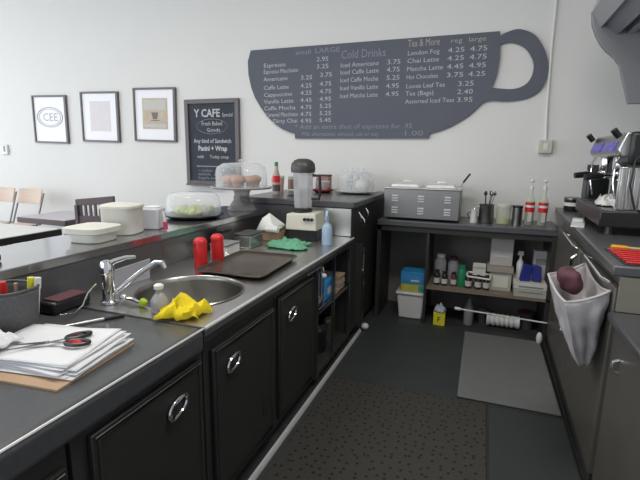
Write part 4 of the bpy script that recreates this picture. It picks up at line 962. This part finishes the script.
# spray bottle
t = thing('blue_spray_bottle', 'pale blue spray bottle near the far worktop corner', 'spray bottle', (-1.035, 2.98, Z9))
MB().lathe([(0.036, 0), (0.039, 0.01), (0.039, 0.12), (0.030, 0.145), (0.014, 0.16), (0.013, 0.19)], seg=22).build('body', PALEB, t)
MB().lathe([(0.017, 0.185), (0.016, 0.21)], seg=16).build('collar', PALEB, t)
MB().prism([(-0.022, 0.208), (0.03, 0.208), (0.028, 0.225), (0.012, 0.25), (-0.016, 0.25)], 'x', -0.011, 0.011).build('trigger_head', PALEB, t, bevel=0.003)
MB().tube([(0, -0.012, 0.208), (0, -0.03, 0.19), (0, -0.028, 0.165)], 0.005, 6).build('trigger', PALEB, t)
# blender
bl = thing('countertop_blender', 'commercial blender with cream base, clear jug and black lid', 'blender', (-1.275, 3.17, Z9), 0.05)
MB().box(-0.125, 0.115, -0.11, 0.11, 0, 0.08).build('lower_base', BLACK, bl, bevel=0.008)
MB().prism([(-0.13, 0.078), (0.122, 0.078), (0.112, 0.21), (-0.12, 0.20)], 'y', -0.12, 0.12).build('housing', CREAM, bl, bevel=0.008)
for k in range(3): MB().lathe([(0.012, -0.018), (0.012, 0)], (0.03 + k * 0.028, -0.12, 0.165), 10, axis='y').build('switch', BLACK, bl)
MB().lathe([(0.075, 0.205), (0.075, 0.235), (0.06, 0.24)], (-0.03, 0, 0), 24).build('jug_seat', BLACK, bl)
jg = MB().lathe([(0.068, 0.24), (0.072, 0.26), (0.084, 0.52), (0.087, 0.53)], (-0.03, 0, 0), 8, cap=(True, False)).build('jug', GLASSD, bl, ang=20)
MB().tube([(0.05, 0, 0.49), (0.105, 0, 0.485), (0.11, 0, 0.36), (0.10, 0, 0.31), (0.043, 0, 0.31)], 0.012, 8).build('jug_handle', BLACK, jg)
MB().lathe([(0.092, 0.51), (0.096, 0.54), (0.090, 0.575), (0.070, 0.60), (0.045, 0.612), (0.02, 0.615)], (-0.03, 0, 0), 24).build('jug_lid', mat('dark_grey_lid', (0.05, 0.048, 0.046), 0.4), bl)

# ------------------------------------------------------------------ on the raised bar
ZB = 1.094
t = thing('white_bowl', 'white rounded food container on a pedestal, left on the bar', 'bowl', (-1.86, 1.69, ZB), 0.1)
def sq(r, z, n=32, e=0.55): return [(r * math.copysign(abs(math.cos(a)) ** e, math.cos(a)), r * math.copysign(abs(math.sin(a)) ** e, math.sin(a)), z) for a in [2 * PI * k / n for k in range(n)]]
def loft(rs, m=32):
    vs = []
    for r, z in rs: vs += sq(r, z, m)
    fs = [(j * m + k, j * m + (k + 1) % m, (j + 1) * m + (k + 1) % m, (j + 1) * m + k) for j in range(len(rs) - 1) for k in range(m)]
    fs += [tuple(range(m - 1, -1, -1)), tuple((len(rs) - 1) * m + k for k in range(m))]
    return MB().add(vs, fs)
loft([(0.085, 0), (0.09, 0.004), (0.10, 0.045)]).build('body', CREAMW, t)
loft([(0.108, 0.045), (0.115, 0.05), (0.115, 0.075), (0.08, 0.082)]).build('lid', CREAMW, t)
t = thing('cream_canister', 'tall cream rounded container on the bar, right of the white bowl', 'container', (-1.895, 1.93, ZB), 0.3)
loft([(0.09, 0), (0.095, 0.005), (0.097, 0.14), (0.10, 0.145)]).build('body', CREAMW, t)
loft([(0.102, 0.145), (0.102, 0.158), (0.09, 0.165)]).build('lid', CREAMW, t)
t = thing('napkin_holder', 'translucent white napkin box right of the cream container', 'napkin box', (-1.85, 2.125, ZB), 0.3)
bx(0.11, 0.12, 0.125).build('body', mat('frosted_white', (0.6, 0.6, 0.64), 0.4), t, bevel=0.01)
MB().box(-0.04, 0.04, -0.045, 0.045, 0.125, 0.132).build('napkins', PAPER, t)
t = thing('red_tongs', 'small tongs with a pink-red tip in front of the white napkin box on the bar', 'tongs', (-1.735, 2.09, ZB))
MB().tube([(0, 0.0, 0.05), (-0.012, 0.0, 0.115)], 0.007, 8).build('tongs_arm', WHITE, t)
MB().tube([(0, 0, 0.006), (0, 0, 0.05)], 0.014, 10).build('tip', PINK, t)
# domed tray
dt = thing('domed_pastry_tray', 'low clear dome on a dark round tray, mid-bar', 'cake dome', (-1.92, 2.62, ZB))
MB().lathe([(0.15, 0), (0.19, 0.012), (0.21, 0.022), (0.212, 0.028), (0.19, 0.022), (0.002, 0.020)], seg=40, cap=(True, False)).build('tray', BLACK, dt)
MB().lathe([(0.190, 0.024), (0.190, 0.10), (0.178, 0.15), (0.15, 0.175), (0.02, 0.182)], seg=40, cap=(False, True)).build('dome', GLASS, dt, ang=60)
for k in range(6):
    a = k * 1.05; x, y = (0.09 * math.cos(a), 0.09 * math.sin(a))
    q = MB().ball((0, 0, 0), (0.05, 0.045, 0.032), 28, 18); q.v = [tuple(Vector(v) * (1 + 0.5 * noise.noise(Vector(v) * 34 + Vector((k, 0, 0))))) for v in q.v]
    q = q.build('green_pastry', LETT if k % 3 else OLDW, loc=(-1.92 + x, 2.62 + y, ZB + 0.052)); tag(q, ('right front', 'right back', 'back middle', 'left back', 'left front', 'front middle')[k] + ' green-topped pastry under the low clear dome', 'pastry', 'pastries under the low dome')
# cake stand
cs = thing('cake_stand', 'glass cake stand with a tall clear dome at the end of the bar', 'cake stand', (-1.835, 3.15, ZB))
MB().lathe([(0.115, 0), (0.12, 0.010), (0.105, 0.03), (0.085, 0.06), (0.065, 0.085), (0.07, 0.10), (0.06, 0.12), (0.065, 0.15), (0.085, 0.17)], seg=32).build('pedestal', clear('smoky_glass', (0.30, 0.28, 0.27), 0.6), cs)
MB().lathe([(0.06, 0.17), (0.24, 0.178), (0.25, 0.19), (0.245, 0.196), (0.02, 0.19)], seg=48).build('plate', mat('glass_plate', (0.35, 0.33, 0.33), 0.15), cs)
MB().lathe([(0.205, 0.194), (0.205, 0.30), (0.195, 0.345), (0.15, 0.375), (0.03, 0.385)], seg=48, cap=(False, True)).build('dome', GLASS, cs, ang=60)
MB().ball((0, 0, 0.395), (0.022, 0.022, 0.014)).build('dome_knob', GLASS, cs)
for k, (x, y) in enumerate(((-0.07, -0.09), (0.03, -0.12), (0.11, -0.05), (-0.02, 0.01), (0.08, 0.08), (-0.10, 0.06))):
    q = thing('muffin', ('leftmost', 'front middle', 'front right', 'central', 'back right', 'back left')[k] + ' brown muffin under the tall clear dome', 'muffin', (-1.835 + x, 3.15 + y, ZB + 0.197), group='muffins under the tall dome')
    MB().lathe([(0.032, 0), (0.042, 0.045)], seg=16).build('paper_case', mat('muffin_case', (0.30, 0.18, 0.12), 0.8) if k == 0 else bpy.data.materials['muffin_case'], q)
    MB().ball((0, 0, 0.052), (0.052, 0.052, 0.034)).build('crown', MUFFIN, q)

# ------------------------------------------------------------------ on the return bar
ZQ = 1.181
t = thing('sauce_bottle', 'sauce bottle with red label and green cap behind the cake stand', 'bottle', (-1.80, 3.72, ZQ))
MB().lathe([(0.032, 0), (0.035, 0.01), (0.035, 0.17), (0.018, 0.23), (0.016, 0.26)], seg=20).build('body', mat('pale_sauce', (0.45, 0.38, 0.33), 0.3), t)
MB().lathe([(0.0365, 0.11), (0.0365, 0.17)], seg=20, cap=(False, False)).build('red_label', RED, t)
MB().lathe([(0.0365, 0.03), (0.0365, 0.09)], seg=20, cap=(False, False)).build('dark_label', DGREY, t)
MB().lathe([(0.018, 0.26), (0.016, 0.295)], seg=16).build('cap', GREEN, t)
t = thing('spice_jar', 'brown spice jar between the sauce bottle and blender', 'jar', (-1.73, 3.95, ZQ))
MB().lathe([(0.05, 0), (0.052, 0.01), (0.05, 0.13)], seg=20).build('body', mat('brown_spice', (0.22, 0.13, 0.09), 0.4), t)
MB().lathe([(0.052, 0.13), (0.052, 0.155)], seg=20).build('lid', OLDW, t)
t = thing('peach_tub', 'pale peach tub behind the cake stand, left of the sauce bottle', 'tub', (-1.90, 3.96, ZQ))
MB().lathe([(0.055, 0), (0.065, 0.14)], seg=20).build('body', mat('peach_plastic', (0.62, 0.42, 0.34), 0.5), t)
MB().lathe([(0.068, 0.14), (0.068, 0.16)], seg=20).build('lid', WHITE, t)
t = thing('saucer_stack', 'small stack of white saucers left of the blender', 'saucers', (-1.60, 3.72, ZQ))
for k in range(4): MB().lathe([(0.04, k * 0.012), (0.085, k * 0.012 + 0.010), (0.087, k * 0.012 + 0.013), (0.03, k * 0.012 + 0.008)], seg=28).build('saucer', WHITE, t)
t = thing('patterned_tin', 'reddish patterned tin on the return bar beside the blender', 'tin', (-1.56, 4.36, ZQ))
MB().box(-0.07, 0.07, -0.05, 0.05, 0, 0.15).build('body', mat('red_tan_pattern', (0.35, 0.20, 0.17), 0.5, var=0.7, nscale=40), t, bevel=0.006)
MB().box(-0.073, 0.073, -0.053, 0.053, 0.15, 0.165).build('lid', MAROON, t, bevel=0.003)
t = thing('red_dish', 'low dark red dish with a white cup insert on the return bar', 'dish', (-1.485, 4.12, ZQ))
MB().lathe([(0.07, 0), (0.11, 0.025), (0.112, 0.032), (0.07, 0.012), (0.002, 0.010)], seg=28, cap=(True, False)).build('dish_body', mat('dark_red_glaze', (0.30, 0.02, 0.03), 0.3), t)
t = thing('stacked_bowls', 'white bowls stacked on the dark red dish', 'bowls', (-1.485, 4.12, ZQ + 0.012))
for k in range(3): MB().lathe([(0.035, 0.022 * k), (0.072, 0.05 + 0.022 * k), (0.074, 0.055 + 0.022 * k), (0.03, 0.01 + 0.022 * k)], seg=24, cap=(True, False)).build('bowl_body', mat('blush_white', (0.66, 0.58, 0.57), 0.4) if k == 0 else bpy.data.materials['blush_white'], t)
for k, (x, y) in enumerate(((-1.30, 4.42), (-1.20, 4.46))):
    t = thing('clear_tumbler', ('left', 'right')[k] + ' one of the tall stacks of clear tumblers on the return bar', 'tumblers', (x, y, ZQ), group='clear tumbler stacks')
    for j in range(4): MB().lathe([(0.027, 0.045 * j), (0.038, 0.045 * j + 0.11)], seg=18, cap=(True, False)).build('tumbler_body', GLASS, t)
t = thing('platter', 'white oval platter on the right end of the return bar', 'platter', (-1.16, 4.18, ZQ))
MB().lathe([(0.12, 0), (0.20, 0.018), (0.205, 0.024), (0.12, 0.008), (0.002, 0.007)], seg=40, cap=(True, False), sx=1.0, sy=0.85).build('platter_body', mat('grey_white_china', (0.58, 0.60, 0.58), 0.3), t)
t = thing('white_teapot', 'round white lidded sugar pot on the oval platter', 'pot', (-1.10, 4.20, ZQ + 0.012))
MB().lathe([(0.035, 0), (0.062, 0.02), (0.078, 0.06), (0.07, 0.10), (0.045, 0.125), (0.02, 0.135)], seg=28).build('body', WHITE, t)
MB().ball((0, 0, 0.145), 0.014).build('lid_knob', WHITE, t)
t = thing('clear_cover', 'clear cover standing over the oval platter', 'cover', (-1.16, 4.18, ZQ + 0.025))
MB().lathe([(0.175, 0), (0.175, 0.12), (0.16, 0.16), (0.10, 0.185), (0.01, 0.19)], seg=40, cap=(False, True), sy=0.85).build('dome', GLASS, t, ang=60)
